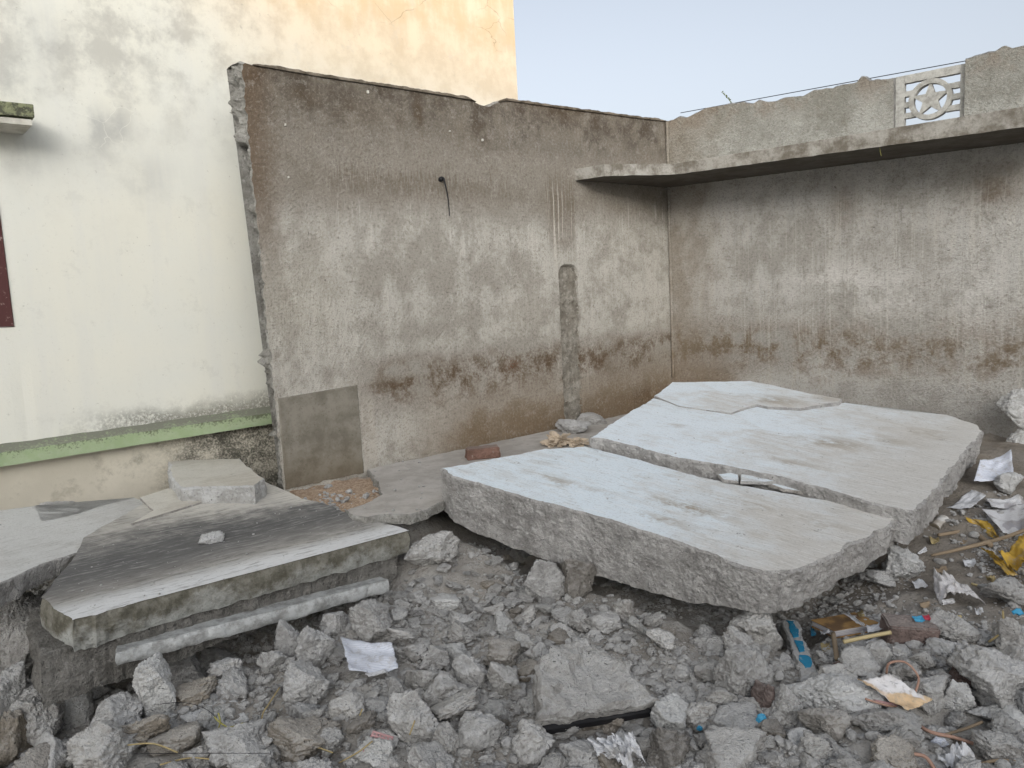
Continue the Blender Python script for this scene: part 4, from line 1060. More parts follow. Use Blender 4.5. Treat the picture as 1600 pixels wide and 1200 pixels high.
# generic small fragments: each an object, sharing a dozen meshes
protos = []
for i in range(16):
    v_, f_ = rock_verts(900+i*17, 4, (1, random.uniform(.65, 1), random.uniform(.4, .75)), 13, .14)
    me = bpy.data.meshes.new('fragment'); me.from_pydata([tuple(a) for a in v_], [], f_); me.polygons.foreach_set('use_smooth', [True]*len(f_))
    me.materials.append([M_FRAG, M_FRAG, M_FRAG, M_FRAGW, M_FRAGB, M_FRAG, M_FRAG, M_FRAG][i % 8]); me.update(); protos.append(me)
def poly_world(pts, P, n): return [(onplane(x[0], x[1], P, n).x, onplane(x[0], x[1], P, n).y) for x in pts]
FOOT = [poly_world(T1, S2, nS), poly_world(T2, P2, nS), poly_world(TP, fA, nP), [(p.x, p.y) for p in fp]]
def inpoly(x, y, P):
    c_ = False; n_ = len(P)
    for i in range(n_):
        (x0, y0), (x1, y1) = P[i], P[i-1]
        if (y0 > y) != (y1 > y) and x < (x1-x0)*(y-y0)/(y1-y0)+x0: c_ = not c_
    return c_
def blocked(x, y): return any(inpoly(x, y, P) for P in FOOT)
def dens(x, y):
    d = 1.0
    if x > 1.0 and y > 2.9: d = .35
    if y > 3.7: d *= .5
    return d
slope_n = 0
while slope_n < 120:
    px, py = random.uniform(610, 860), random.uniform(825, 980); p = hit(px, py, 0, False)
    if any(inpoly(p.x, p.y, P) for P in (FOOT[2], FOOT[3])): continue
    s = random.choice([.03, .04, .05, .06, .08, .10])*random.uniform(.8, 1.2)
    if any((p.x-a)**2+(p.y-b)**2 < (r_*.50+s*.3)**2 for a, b, r_ in PLACED): continue
    o_ = bpy.data.objects.new('rubble_fragment', random.choice(protos)); COL.objects.link(o_)
    o_.location = (p.x, p.y, ground_z(p.x, p.y)+s*random.uniform(.05, .2)); o_.scale = (s, s, s*.8)
    o_.rotation_euler = (random.uniform(-.4, .4), random.uniform(-.4, .4), random.uniform(0, 6.28))
    hue = {M_FRAGW: 'pale', M_FRAGB: 'brownish'}.get(o_.data.materials[0], 'grey')
    tag(o_, 'small '+hue+' fragment strewn over the dusty slope between the two slabs', 'rubble fragment', 'small '+hue+' fragments on the slope'); PLACED.append((p.x, p.y, s*.5)); slope_n += 1
cnt = 0; tries = 0
while cnt < 180 and tries < 20000:
    tries += 1
    px, py = random.uniform(-40, 1640), random.uniform(840, 1230)
    p = hit(px, py, 0, False)
    if blocked(p.x, p.y) and not (p.y < 3.5 and random.random() < .25): continue
    if random.random() > dens(p.x, p.y): continue
    s = (random.choice([.10, .12, .13, .15, .17]) if cnt < 130 else random.choice([.04, .05, .06, .07, .09]))*random.uniform(.8, 1.25)
    if (p.y > 3.3 or (p.x > 1 and p.y > 2.8)) and s > .09: continue
    if any((p.x-a)**2+(p.y-b)**2 < (r_*.50+s*.26)**2 for a, b, r_ in PLACED): continue
    if blocked(p.x, p.y) and s > .06: continue
    o_ = bpy.data.objects.new('rubble_fragment', random.choice(protos)); COL.objects.link(o_)
    o_.location = (p.x, p.y, ground_z(p.x, p.y)+s*random.uniform(.08, .22)); o_.scale = (s, s, s)
    o_.rotation_euler = (random.uniform(-.5, .5), random.uniform(-.5, .5), random.uniform(0, 6.28))
    zone = ('on the dusty slope between the two slabs' if py < 985 and px < 1150 else 'in the littered corner at the right' if px > 1150 and py < 1075 else 'in the lower left rubble' if px < 500 else 'in the rubble around the lined paper' if px < 780 else 'in the rubble round the black edged piece' if px < 1120 else 'in the lower right rubble')
    szw = 'fist sized or larger' if s > .095 else 'small'
    hue = {M_FRAGW: 'pale', M_FRAGB: 'brownish'}.get(o_.data.materials[0], 'grey')
    tag(o_, szw+' '+hue+' concrete fragment '+zone, 'rubble fragment', szw+' '+hue+' fragments '+zone); PLACED.append((p.x, p.y, s*.5)); cnt += 1
# uncountable gravel and crumbs
D1, F1 = ico(1); shapes = []
D2, F2 = ico(2); shapes2 = []; F2a = np.array(F2)
for i in range(24):
    r = np.random.RandomState(50+i); n = r.normal(size=(7, 3)); n /= np.linalg.norm(n, axis=1)[:, None]; h_ = r.uniform(.5, 1, 7)
    den = D1 @ n.T; rr = np.where(den > .05, h_[None, :]/np.maximum(den, .05), 9).min(1); rr = np.minimum(rr, 1.3)
    sq = np.array([1, r.uniform(.6, 1), r.uniform(.4, .8)]); shapes.append(D1*rr[:, None]*sq)
    den = D2 @ n.T; rr = np.minimum(np.where(den > .05, h_[None, :]/np.maximum(den, .05), 9).min(1), 1.3); shapes2.append(D2*rr[:, None]*sq)
GV = []; GF = []; off = 0; F1a = np.array(F1)
k = 0
while k < 36000:
    px, py = random.uniform(-300, 1900), random.uniform(770, 1260)
    p = hit(px, py, 0, False)
    bl = blocked(p.x, p.y)
    if bl and p.y > 3.9: continue
    cl = noise.noise(Vector((p.x*2.3, p.y*2.3, 1)))
    if random.random() > .65+1.1*cl: continue
    k += 1
    s = .0035+.011*random.random()**2.6
    if random.random() < .12: s *= 1.9
    elif random.random() < .075 and not (p.x > 1.0 and p.y > 2.9): s = random.uniform(.013, .030)
    a = random.uniform(0, 6.28); ca, sa = math.cos(a), math.sin(a)
    b_ = random.uniform(-.6, .6); cb_, sb_ = math.cos(b_), math.sin(b_)
    Rm = np.array([[ca, -sa, 0], [sa, ca, 0], [0, 0, 1]]) @ np.array([[1, 0, 0], [0, cb_, -sb_], [0, sb_, cb_]])
    bgs = s > .009
    GV.append((random.choice(shapes2 if bgs else shapes)*s) @ Rm.T + np.array([p.x, p.y, ground_z(p.x, p.y)+s*.25])); GF.append((F2a if bgs else F1a)+off); off += len(D2 if bgs else D1)
def crumb(p, n_, s):
    global off
    a = random.uniform(0, 6.28); ca, sa = math.cos(a), math.sin(a); Rm = np.array([[ca, -sa, 0], [sa, ca, 0], [0, 0, 1]])
    GV.append((random.choice(shapes)*s) @ Rm.T + np.array(p) + np.array(n_)*s*.3); GF.append(F1a+off); off += len(D1)
for _ in range(420):
    p = onz(random.uniform(540, 1000), random.uniform(650, 800), 0.0)
    if inpoly(p.x, p.y, FOOT[3]): crumb(p, Z3, .003+.010*random.random()**4)
for P_, Pl, k_ in ((FOOT[0], S2, 60), (FOOT[1], P2, 50)):
    for _ in range(k_):
        p = onplane(random.uniform(690, 1530), random.uniform(600, 890), Pl, nS)
        if inpoly(p.x, p.y, P_): crumb(p, nS, .002+.005*random.random()**3)
for _ in range(170):
    p = onplane(random.uniform(60, 640), random.uniform(760, 960), fA, nP)
    if inpoly(p.x, p.y, FOOT[2]): crumb(p, nP, .0025+.006*random.random()**3)
GV = np.concatenate(GV); GF = np.concatenate(GF)
M_GRAV = rock_material('gravel_crumbs', (.50, .485, .46), (.33, .315, .29), (.59, .58, .565), 0)
tag(mk('gravel', GV.tolist(), GF.tolist(), M_GRAV), 'loose gravel and concrete crumbs over the ground', None, None, 'stuff')

# ------------------------------------------------------------------ bricks
def brick(px, py, L, B, H, rz, dz, label, mat=M_BRICK, z=None, sd=0, tilt=0):
    p = onz(px, py, z) if z is not None else hit(px, py, dz)
    bm = bmesh.new(); bmesh.ops.create_cube(bm, size=1)
    for v_ in bm.verts: v_.co = Vector((v_.co.x*L, v_.co.y*B, v_.co.z*H))
    bmesh.ops.bevel(bm, geom=list(bm.edges), offset=.006, segments=2, affect='EDGES')
    bmesh.ops.subdivide_edges(bm, edges=list(bm.edges), cuts=5, use_grid_fill=True)
    for v_ in bm.verts: v_.co += v_.co.normalized()*(.006*fbm(v_.co*25+Vector((sd, 0, 0)), 4) + .003*fbm(v_.co*80+Vector((sd, 0, 0)), 2))
    me = bpy.data.meshes.new('brick'); bm.to_mesh(me); bm.free(); me.materials.append(mat)
    o_ = bpy.data.objects.new('brick', me); COL.objects.link(o_); o_.location = p; o_.rotation_euler = (tilt, tilt*.5, rz)
    return tag(o_, label, 'brick')
brick(754, 707, .22, .10, .075, rad(12), 0, 'reddish brick lying on the floor near the partition wall', z=.037, sd=1)
brick(1420, 988, .19, .11, .10, rad(-8), .03, 'mortar caked red brick in the litter at right', sd=5, tilt=.1)
brick(1310, 1048, .08, .06, .04, rad(20), .02, 'small red brick bit above the long flat topped chunk', mat=M_ROCKR, sd=8)

# ------------------------------------------------------------------ litter
def paper_material(name, base, lines=None, freq=60, axis=1, spots=None, trans=.0):
    g = G(name, .8, .2); x, y, z = g.xyz(); c = g.mix(g.ss(g.noise(6, 4), .4, .65), base, tuple(a*.86 for a in base))
    if lines:
        w_ = g.math('FRACT', (y if axis else x)*freq); ln = g.band(w_, .25, .32, .48, .55)*g.ss(g.noise(1, 3, .6, vec=g.mapv((60, 300, 1) if axis else (300, 60, 1))), .36, .5)
        c = g.mix(ln*.55, c, lines)
    if spots: c = g.mix(g.ss(g.noise(7, 3, .5), .52, .56)*.9, c, spots)
    c = g.mix(g.ss(g.noise(14, 5, .75), .50, .66)*.45, c, (.34, .31, .27))
    c = g.mix(g.ss(g.noise(60, 3, .7), .56, .66)*.3, c, (.25, .23, .20))
    return g.fin(c, g.noise(30, 4), .25, .006)
M_PAPER = paper_material('lined_paper', (.66, .69, .76), (.33, .36, .48), 95)
M_PLAIN = paper_material('plain_paper', (.68, .69, .71), (.40, .40, .44), 130)
M_NEWS = paper_material('printed_newspaper', (.66, .66, .67), (.24, .24, .25), 160, spots=(.36, .35, .37))
M_ORANGE = paper_material('orange_printed_paper', (.72, .71, .72), None, spots=(.66, .47, .27))
M_YELLOW = paper_material('mustard_cloth', (.52, .335, .06))
M_CLOTH = paper_material('dirty_cream_cloth', (.52, .43, .33))
g = G('translucent_plastic', .35, .5); c = g.mix(g.noise(12, 4), (.55, .53, .525), (.72, .70, .70)); g.b.inputs['Transmission Weight'].default_value = .25; M_PLASTIC = g.fin(c, g.noise(25, 4), .3, .01)
g = G('blue_paint', .6, .4); M_BLUE = g.fin(g.mix(g.ss(g.noise(30, 5, .7), .55, .68), (.02, .22, .38), (.30, .36, .38)), g.noise(50), .3, .005)
g = G('cyan_plastic', .45, .5); M_CYAN = g.fin((.04, .28, .47))
g = G('pink_plastic', .5, .5); M_PINK = g.fin((.50, .30, .30))
g = G('dry_stick', .85, .2); M_STICK = g.fin(g.mix(g.noise(1, 4, vec=g.mapv((9, 9, 60))), (.20, .145, .095), (.36, .29, .205)), g.noise(60), .3, .004)
g = G('bamboo', .7, .3); M_BAMBOO = g.fin(g.mix(g.noise(20), (.42, .33, .17), (.54, .45, .26)))
g = G('dry_straw', .85, .2); M_STRAW = g.fin(g.mix(g.noise(20), (.30, .235, .12), (.45, .37, .20)))
g = G('green_straw', .85, .2); M_GSTRAW = g.fin(g.mix(g.noise(20), (.26, .25, .07), (.40, .37, .13)))
g = G('pinkish_root', .85, .2); M_ROOT = g.fin(g.mix(g.noise(20), (.33, .19, .14), (.45, .30, .235)))
g = G('leaf_green', .8, .2); M_LEAF = g.fin((.10, .12, .045))

def sheet(corners, dz, mat, label, name='paper_sheet', cat='paper', bend=.02, crum=.006, n=18, sd=0, group=None):
    """corners: 4 photo pixels (in order) laid on the rubble at given heights above ground"""
    dzs = dz if isinstance(dz, (list, tuple)) else [dz]*4
    C = [hit(x, y, d) for (x, y), d in zip(corners, dzs)]
    o = sum(C, Vector())/4; ex = ((C[1]-C[0])+(C[2]-C[3])).normalized(); nn = (C[1]-C[0]).cross(C[3]-C[0]).normalized()
    if nn.z < 0: nn = -nn
    Mx = frame(o, ex, nn); Mi_ = Mx.inverted(); L = [Mi_ @ c_ for c_ in C]; v = []
    for lay in (0, 1):
        for j in range(n+1):
            for i in range(n+1):
                s, t = i/n, j/n
                p = L[0]*(1-s)*(1-t)+L[1]*s*(1-t)+L[2]*s*t+L[3]*(1-s)*t
                e = fbm(Vector((s*2.2, t*2.2, sd)), 3); k_ = abs(fbm(Vector((s*4, t*4, sd+5)), 3))
                edge = .006*fbm(Vector((s*8, t*8, sd+9)), 3)
                p = p + Vector((edge, edge*.7, bend*((2*s-1)**2-.4) + crum*2*e + crum*k_ - lay*.0006)); v.append(p)
    f = []; N = (n+1)**2
    for j in range(n):
        for i in range(n):
            a = j*(n+1)+i; f.append((a, a+1, a+n+2, a+n+1)); f.append((N+a+n+1, N+a+n+2, N+a+1, N+a))
    for i in range(n):
        for a, b in ((i, i+1), (n*(n+1)+i+1, n*(n+1)+i)): f.append((b, a, N+a, N+b))
        for a, b in (((i+1)*(n+1), i*(n+1)), (i*(n+1)+n, (i+1)*(n+1)+n)): f.append((b, a, N+a, N+b))
    o_ = mk(name, v, f, mat, Mx, None, True); return tag(o_, label, cat, group)
def lump(px, py, w, h, mat, label, name, cat, amp=.35, sd=0, flat=.6, dz=.01, z=None):
    p = hit(px, py, dz) if z is None else onz(px, py, z); d = (p-CP).dot(Fw); D, F = ico(4); v = []
    for a in D:
        q_ = Vector(a); r_ = 1 + amp*1.2*fbm(q_*1.8+Vector((sd, 0, 0)), 2) - amp*1.6*abs(fbm(q_*3.2+Vector((0, sd, 0)), 3))
        v.append((q_.x*r_*w*d/FPX/2, q_.y*r_*w*d/FPX/2*.8, q_.z*r_*h*d/FPX/2*1.0))
    o_ = mk(name, v, F, mat, Matrix.Translation(p), None, False); return tag(o_, label, cat)
def stick(pts, r, mat, label, name='dry_stick', cat='stick', r1=None, group=None, k=6, seg=6):
    P = [hit(*p) for p in pts]; o = P[0].copy()
    v, f = tube_vf([p-o for p in smooth_pts(P, k)], r, seg, r1)
    o_ = mk(name, v, f, mat, Matrix.Translation(o), None, True); return tag(o_, label, cat, group)

sheet([(532, 996), (612, 1006), (622, 1046), (546, 1050)], [.10, .08, .05, .06], M_PAPER, 'white lined notebook sheet lying on the foreground rubble', bend=.012, sd=1)
sheet([(570, 1053), (600, 1046), (606, 1050), (576, 1058)], .05, M_PLAIN, 'tiny torn strip of paper under the lined sheet', 'paper_scrap', bend=.004, crum=.002, n=8, sd=2)
sheet([(1530, 722), (1578, 706), (1582, 742), (1520, 756)], [.10, .16, .08, .03], M_PAPER, 'large curled lined paper by the right end of the slab', bend=.03, sd=3)
sheet([(1478, 796), (1518, 767), (1541, 775), (1508, 797)], [.03, .05, .05, .04], M_PLAIN, 'white paper scrap right of the slab, above the white can', bend=.012, sd=4)
sheet([(1534, 798), (1602, 788), (1606, 834), (1566, 834)], [.05, .06, .06, .04], M_NEWS, 'printed newspaper page at the right picture edge', bend=.02, sd=5)
sheet([(1540, 780), (1590, 776), (1604, 790), (1550, 796)], [.02, .03, .03, .03], M_NEWS, 'dirty folded paper above the printed newspaper page', bend=.015, sd=6)
sheet([(1338, 1062), (1388, 1055), (1456, 1096), (1418, 1112)], [.10, .11, .09, .08], M_ORANGE, 'white paper with orange print among the right hand rubble', bend=.012, crum=.008, sd=7)
sheet([(1362, 1092), (1395, 1098), (1414, 1110), (1400, 1113)], .06, M_PINK, 'pink strip under the orange printed paper', 'plastic_strip', 'plastic scrap', bend=.004, crum=.002, n=8, sd=8)
sheet([(1456, 912), (1482, 893), (1540, 934), (1466, 938)], [.03, .10, .03, .02], M_PLASTIC, 'crumpled translucent grey plastic bag right of the slab', 'plastic_bag', 'bag', bend=-.05, crum=.030, n=34, sd=44)
sheet([(1424, 907), (1440, 905), (1450, 916), (1430, 920)], .02, M_PLAIN, 'small white scrap left of the plastic bag', 'paper_scrap', bend=.004, crum=.004, n=8, sd=9)
# mustard cloth
sheet([(1534, 856), (1552, 862), (1592, 898), (1578, 900)], [.05, .06, .03, .03], M_YELLOW, 'folded strip of mustard yellow cloth at the right edge', 'cloth_strip', 'cloth', bend=.012, crum=.012, sd=10)
sheet([(1562, 868), (1602, 838), (1612, 880), (1580, 890)], [.04, .08, .06, .04], M_YELLOW, 'crumpled mustard yellow cloth beside the folded strip', 'cloth_scrap', 'cloth', bend=.02, crum=.02, sd=11)
sheet([(1510, 808), (1545, 815), (1565, 842), (1530, 838)], [.02, .03, .02, .02], M_YELLOW, 'dusty shredded mustard cloth under the newspaper', 'cloth_scrap', 'cloth', bend=.012, crum=.015, sd=12)
lump(872, 688, 44, 26, M_CLOTH, 'crumpled dirty cream cloth behind the front slab', 'cloth_scrap', 'cloth', .55, 9, z=.04)
lump(904, 692, 30, 18, M_CLOTH, 'brownish twisted rag right of the crumpled cream cloth', 'rag', 'cloth', .5, 14, z=.03)
sheet([(926, 1158), (962, 1148), (978, 1180), (940, 1188)], [.06, .10, .07, .04], M_PLAIN, 'left piece of crumpled white paper at the bottom middle', 'crumpled_paper', 'paper', bend=.015, crum=.030, n=30, sd=31)
sheet([(962, 1164), (994, 1158), (1006, 1186), (968, 1196)], [.06, .09, .06, .04], M_PLAIN, 'right piece of crumpled white paper at the bottom middle', 'crumpled_paper', 'paper', bend=.015, crum=.030, n=30, sd=32)
sheet([(1466, 1190), (1496, 1166), (1524, 1180), (1520, 1206)], [.02, .05, .04, .02], M_PLAIN, 'crumpled white tissue at the bottom right', 'crumpled_tissue', 'paper', bend=.01, crum=.022, n=26, sd=15)
sheet([(1354, 978), (1374, 974), (1386, 982), (1356, 990)], .06, M_PLAIN, 'white torn scrap between the bamboo stick and the brick', 'paper_scrap', bend=.005, crum=.006, n=8, sd=16)
sheet([(1328, 1006), (1345, 1012), (1350, 1022), (1338, 1018)], .05, M_PLAIN, 'white torn corner below the bamboo stick', 'paper_scrap', bend=.004, crum=.004, n=8, sd=17)
sheet([(1280, 985), (1294, 980), (1297, 986), (1284, 992)], .05, M_PLAIN, 'tiny white scrap left of the old book', 'paper_scrap', bend=.003, crum=.004, n=8, sd=18)
# old book: page block between two covers
bk = thing('old_book', 'mouldy open book with brown cover under the slab corner', 'book', hit(1325, 972))
g = G('book_cover', .8, .2); M_COVER = g.fin(g.mix(g.ss(g.noise(9, 4), .42, .58), (.16, .10, .055), (.36, .22, .09)))
g = G('book_pages', .85, .15); M_PAGES = g.fin(g.mix(g.ss(g.noise(1, 2, vec=g.mapv((4, 4, 500))), .45, .55), (.33, .31, .33), (.50, .48, .47)))
Mb = Matrix.Translation(hit(1322, 975, .03)) @ Matrix.Rotation(rad(14), 4, 'Z') @ Matrix.Rotation(rad(-6), 4, 'X')
MB().box(-.11, .11, -.075, .075, -.015, .008).build('page_block', M_PAGES, Mb, bk, bevel=.002)
MB().box(-.113, .105, -.073, .078, .0085, .012).build('cover', M_COVER, Mb, bk, bevel=.001)
MB().box(-.113, .113, -.078, .078, -.020, -.0155).build('cover', M_COVER, Mb, bk, bevel=.001)
sheet([(1318, 958), (1326, 957), (1352, 976), (1346, 978)], .07, M_PLAIN, 'curling white page edge above the old book', 'paper_scrap', bend=.006, crum=.003, n=10, sd=19)
# can
cn = thing('white_can', 'small dented white can lying beside the right edge of the slab', 'can', hit(1466, 822))
g = G('can_white', .5, .4); x, y, z = g.xyz(); M_CAN = g.fin(g.mix(g.ss(g.noise(14, 5), .45, .62), (.60, .59, .57), (.40, .36, .31)))
pc = hit(1467, 820, .035); Mc = Matrix.Translation(pc) @ Matrix.Rotation(rad(35), 4, 'Z') @ Matrix.Rotation(rad(78), 4, 'Y')
prof = [(.0, -.052), (.030, -.052), (.033, -.049), (.031, -.045), (.033, -.02), (.0345, -.018), (.033, -.016), (.033, .014), (.0345, .016), (.033, .018), (.031, .045), (.034, .049), (.034, .053), (.030, .053), (.029, .046), (.0, .046)]
v = []; f = []
for (r_, z_) in prof:
    for i in range(24):
        a = 2*math.pi*i/24; q_ = r_*(1+.05*fbm(Vector((math.cos(a), math.sin(a), z_*12)), 2)); v.append((q_*math.cos(a), q_*math.sin(a), z_))
for j in range(len(prof)-1):
    for i in range(24): f.append((j*24+i, j*24+(i+1) % 24, (j+1)*24+(i+1) % 24, (j+1)*24+i))
MB().add(v, f).build('body', M_CAN, Mc, cn, smooth=True)
MB().add(*tube_vf([(0, 0, -.060), (0, 0, -.0525)], .034, 24)).build('lid', M_PATCH, Mc, cn)
# painted plank
pa, pb_ = hit(1232, 968, .10), hit(1272, 1068, .03)
pk = thing('painted_plank', 'leaning concrete strip with a flaking bright blue stripe under the slab corner', 'plank', pb_)
Mpk = frame((pa+pb_)/2, pb_-pa, Vector((-.15, -.5, 1)))
Lp = (pb_-pa).length
rough_slab('strip', Mpk, [(-Lp/2, -.035, .05, .014), (Lp/2, -.045, .05, .016), (Lp/2-.04, .035, .05, .014), (-Lp/2, .035, .05, .014)], [M_ROCK, M_ROCK], pk, seed=51, amp=.010, rows=5, seg=.012)
for a, b in ((-.48, -.16), (-.13, .08), (.11, .30)):
    rough_slab('blue_stripe', Mpk @ Matrix.Translation((0, 0, .003)), [(a*Lp, -.012, .004, .010), (b*Lp, -.010, .004, .012), (b*Lp-.02, .014, .004, .010), (a*Lp+.015, .02, .004, .010)], [M_BLUE, M_BLUE], pk, seed=52+int(a*10), amp=.002, rows=3, seg=.008, lip=.001)
sheet([(1266, 978), (1272, 984), (1275, 993), (1267, 993)], .06, M_BLUE, 'small blue tarpaulin scrap right of the leaning plank', 'tarpaulin_scrap', 'plastic scrap', bend=.004, crum=.004, n=8, sd=21)
sheet([(1424, 963), (1440, 962), (1446, 970), (1430, 972)], .09, M_CYAN, 'blue end of the bright wrapper on the brick', 'wrapper', 'wrapper', bend=.004, crum=.005, n=8, sd=22)
g = G('red_wrapper', .5, .4); M_REDW = g.fin((.50, .06, .10))
sheet([(1441, 962), (1452, 960), (1455, 968), (1446, 969)], .09, M_REDW, 'red end of the bright wrapper on the brick', 'wrapper', 'wrapper', bend=.004, crum=.005, n=8, sd=23)
sheet([(1578, 954), (1594, 952), (1602, 960), (1584, 962)], .10, M_CYAN, 'bright blue scrap at the right picture edge', 'plastic_scrap', 'plastic scrap', bend=.004, crum=.006, n=8, sd=24)
lump(1190, 1128, 18, 28, M_CYAN, 'bright blue plastic cap between two stones', 'bottle_top', 'bottle top', .12, 2, dz=.04)
lump(1093, 1138, 9, 8, M_CYAN, 'tiny blue plastic bit left of the blue cap', 'plastic_bit', 'plastic scrap', .3, 4, dz=.03)
lump(1468, 1160, 22, 14, M_PAPER, 'small pale and blue carton bit near the bottom right', 'carton_bit', 'carton', .3, 7, dz=.01)
# perforated pink plastic
pp = thing('pink_basket_piece', 'pink perforated plastic basket piece at the bottom middle', 'plastic scrap', hit(594, 1158))
Mp = Matrix.Translation(hit(594, 1162, .03)) @ Matrix.Rotation(rad(-16), 4, 'Z') @ Matrix.Rotation(rad(18), 4, 'X') @ Matrix.Rotation(rad(14), 4, 'Y')
w_, s_ = .075, .0135
mb = MB()
for i in range(6): mb.box(-w_/2+i*s_-.003, -w_/2+i*s_+.003, -.035, .035, 0, .002)
for j in range(6): mb.box(-w_/2-.003, -w_/2+5*s_+.003, -.035+j*s_-.0035, -.035+j*s_+.0035, .0021, .0041)
mb.build('grid', M_PINK, Mp, pp); MB().box(-.041, .034, -.048, -.0385, -.002, .006).build('rim', M_PINK, Mp, pp)
# sticks, straws, wires
stick([(1318, 1003, .05), (1350, 996, .06), (1392, 988, .07)], .008, M_BAMBOO, 'pale bamboo stick left of the brick')
stick([(1302, 990, .05), (1308, 1030, .03)], .010, M_STICK, 'short grey stick pointing down below the old book')
stick([(1488, 796, .05), (1515, 825, .05), (1548, 852, .04)], .010, M_STICK, 'grey branch slanting down by the mustard cloth', r1=.014)
stick([(1455, 868, .02), (1500, 858, .04), (1548, 846, .05)], .007, M_STICK, 'thin branch below the white can', r1=.012)
stick([(1466, 836, .03), (1490, 832, .03), (1516, 826, .03)], .009, M_STICK, 'short stub of branch right of the white can')
stick([(1548, 846, .05), (1575, 838, .07), (1602, 828, .07)], .010, M_STICK, 'branch end running under the newspaper')
stick([(1518, 912, .02), (1545, 920, .02)], .006, M_BAMBOO, 'small pale stick right of the plastic bag')
stick([(1484, 966, .05), (1502, 963, .06)], .006, M_BAMBOO, 'pale twig above the whitish stone')
stick([(1422, 1122, .03), (1450, 1142, .03), (1490, 1152, .03), (1530, 1164, .02), (1562, 1166, .02)], .006, M_ROOT, 'pinkish root trailing across the bottom right', 'root', 'root')
stick([(1385, 1052, .10), (1390, 1036, .13), (1415, 1035, .13), (1435, 1058, .10), (1430, 1082, .06)], .004, M_ROOT, 'pinkish root looping above the squared stone', 'root', 'root')
stick([(1420, 1178, .02), (1445, 1182, .03), (1462, 1204, .01)], .006, M_ROOT, 'pinkish root on the bottom edge at right', 'root', 'root')
stick([(1352, 1092, .07), (1385, 1102, .07), (1420, 1108, .06)], .004, M_ROOT, 'thin root under the orange printed paper', 'root', 'root')
stick([(1478, 1148, .03), (1510, 1138, .03), (1535, 1128, .03)], .005, M_STICK, 'grey stem left of the flat right edge stone', 'dry_twig')
stick([(1522, 1196, .01), (1560, 1188, .02), (1600, 1192, .01)], .005, M_STICK, 'grey stem in the lower right corner', 'dry_twig')
stick([(1545, 1003, .06), (1566, 985, .12), (1567, 955, .13)], .004, M_STRAW, 'curved straw rising at the right edge', 'straw', 'straw')
straws = [([(437, 1074, .07), (420, 1100, .06), (410, 1118, .04), (409, 1150, .02)], M_STRAW), ([(335, 1120, .1), (343, 1128, .1), (358, 1136, .08), (380, 1130, .08)], M_GSTRAW), ([(341, 1114, .12), (344, 1128, .1), (340, 1142, .06)], M_GSTRAW), ([(358, 1136, .08), (366, 1146, .06)], M_GSTRAW),
          ([(200, 1164, .10), (240, 1162, .11), (278, 1176, .08)], M_STRAW), ([(450, 1172, .05), (480, 1164, .06), (520, 1176, .05)], M_STRAW), ([(530, 1192, .02), (560, 1175, .05), (582, 1158, .07)], M_STRAW), ([(250, 1195, .05), (300, 1184, .06), (350, 1190, .04)], M_STRAW), ([(640, 1148, .12), (648, 1126, .17)], M_STRAW), ([(562, 1118, .08), (566, 1108, .09)], M_STRAW)]
for i, (pts, mt) in enumerate(straws): stick(pts, .0028, mt, 'thin dry straw caught in the foreground rubble', 'straw', 'straw', group='dry straws in the rubble', seg=5)
stick([(205, 1178, .12), (300, 1177, .11), (420, 1177, .08)], .0010, M_BLACK, 'thin straight dark wire across the lower left rubble', 'wire', 'wire')
stick([(250, 1100, .12), (290, 1098, .13), (325, 1110, .12), (345, 1132, .08)], .0011, M_BLACK, 'thin curling dark wire over the white plate', 'wire', 'wire')
# flat white plate in the lower left
wp0 = hit(300, 1112, .05); nW = Vector((-.22, -.45, 1)).normalized(); MW_ = frame(wp0, exP, nW)
o = rough_slab('plaster_plate', MW_, px_outline([(282, 1118, .03, .006), (300, 1095, .03, .006), (370, 1062, .035, .006), (380, 1075, .035, .006), (390, 1095, .035, .008), (345, 1122, .03, .008), (310, 1140, .03, .01)], wp0, nW, MW_), [M_ROCKW, M_ROCK], seed=61, amp=.007, rows=6, seg=.011, lip=.006)
tag(o, 'flat tilted white plaster plate in the lower left rubble', 'plaster plate')

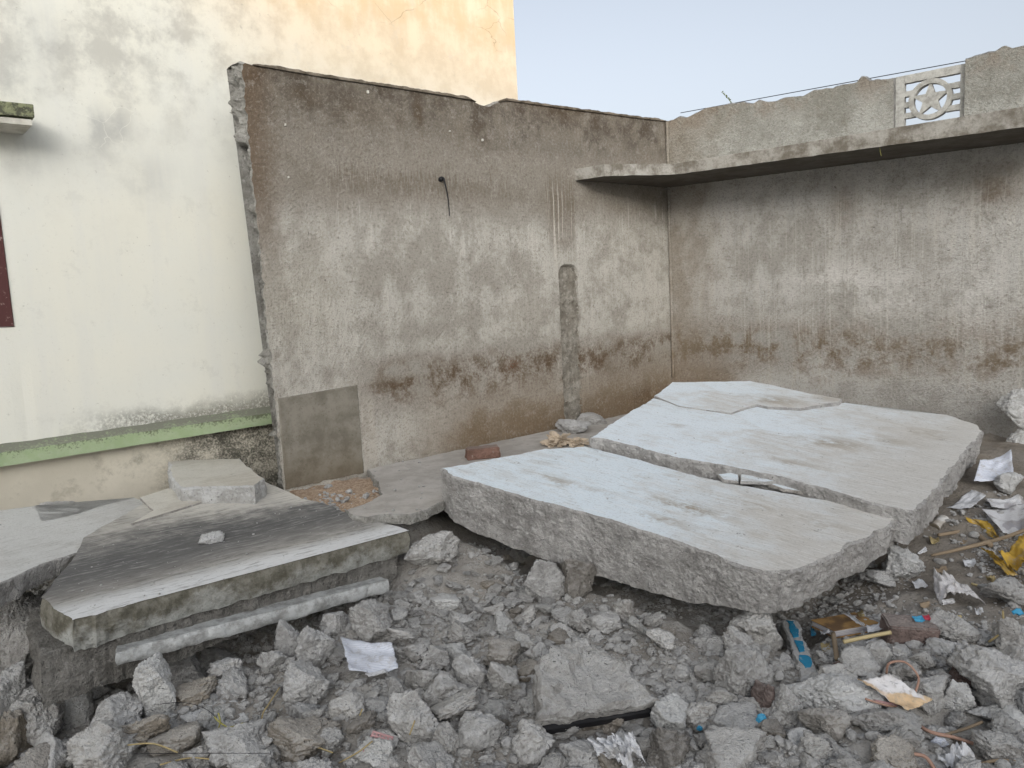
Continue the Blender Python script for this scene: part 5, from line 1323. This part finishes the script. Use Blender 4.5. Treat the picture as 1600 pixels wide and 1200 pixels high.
# cable above the end wall, weed on its top, straw under the shelf
ca = MR @ Vector((oU1+.0, .06, UVR(1508, 95)[1])); cb2 = MR @ Vector((UVR(1055, 178)[0], .10, UVR(1055, 176)[1]))
v, f = tube_vf([ca.lerp(cb2, t)-ca + Vector((0, 0, .012)) for t in np.linspace(0, 1, 24)], .0030, 6)
tag(mk('overhead_cable', v, f, M_BLACK, Matrix.Translation(ca), None, True), 'thin dark cable strung along the top of the end wall', 'cable')
wb = MR @ Vector((UVR(1142, 168)[0], .05, UVR(1142, 166)[1])); wt = MR @ Vector((UVR(1123, 142)[0], .05, UVR(1123, 142)[1]))
wd = thing('weed', 'tiny wiry weed growing on top of the end wall', 'plant', wb)
pts = smooth_pts([wb, wb.lerp(wt, .5)+Vector((.012, 0, 0)), wt], 6); mb = MB().add(*tube_vf(pts, .003, 5, .0015)); mb.build('stem', M_LEAF, None, wd)
random.seed(3)
for i in range(16):
    p = pts[min(len(pts)-1, 2+int(i*10/16))]; d = Vector((random.uniform(-1, 1), random.uniform(-.5, .5), random.uniform(-.1, .8))).normalized()*random.uniform(.012, .022); e = d.cross(Vector((0, 1, .3))).normalized()*.006
    MB().add([p, p+d*.5+e, p+d, p+d*.5-e], [(0, 1, 2, 3)]).build('leaf', M_LEAF, None, wd)
sa = MR @ Vector((UVR(1420, 226)[0], -.2, UVR(1420, 226)[1]))
sh_p = p_in.lerp(p_r, .66); sh_p = Vector((sh_p.x, sh_p.y, zb+.01)) - nR*.03
v, f = tube_vf(smooth_pts([Vector((0, 0, 0)), Vector((.004, 0, -.05)), Vector((.012, 0, -.085))], 4), .0018, 5)
tag(mk('straw', v, f, M_GSTRAW, Matrix.Translation(sh_p), None, True), 'yellow straw hanging below the corner shelf', 'straw')

random.seed(11)
for i, (px, py) in enumerate([(1480, 760), (1500, 812), (1552, 812), (1440, 860), (1470, 890), (1515, 880), (1548, 905), (1445, 945), (1340, 960), (1390, 940), (1480, 940), (1530, 955), (1360, 1000), (1290, 1012), (1420, 1150), (1560, 1180), (1505, 845), (1460, 845)]):
    w_ = random.uniform(7, 14); h_ = random.uniform(4, 7); a = random.uniform(-6, 6)
    mt, hue = random.choice([(M_PLAIN, 'white'), (M_STICK, 'brown'), (M_NEWS, 'grey printed'), (M_STRAW, 'yellowish')])
    sheet([(px-w_, py+a), (px+w_*.7, py-h_), (px+w_, py+h_*.4), (px-w_*.6, py+h_)], .014, mt, 'tiny '+hue+' litter scrap on the bare ground right of the slab', 'litter_scrap', 'litter', bend=.006, crum=.006, n=8, sd=60+i, group='tiny '+hue+' litter scraps')
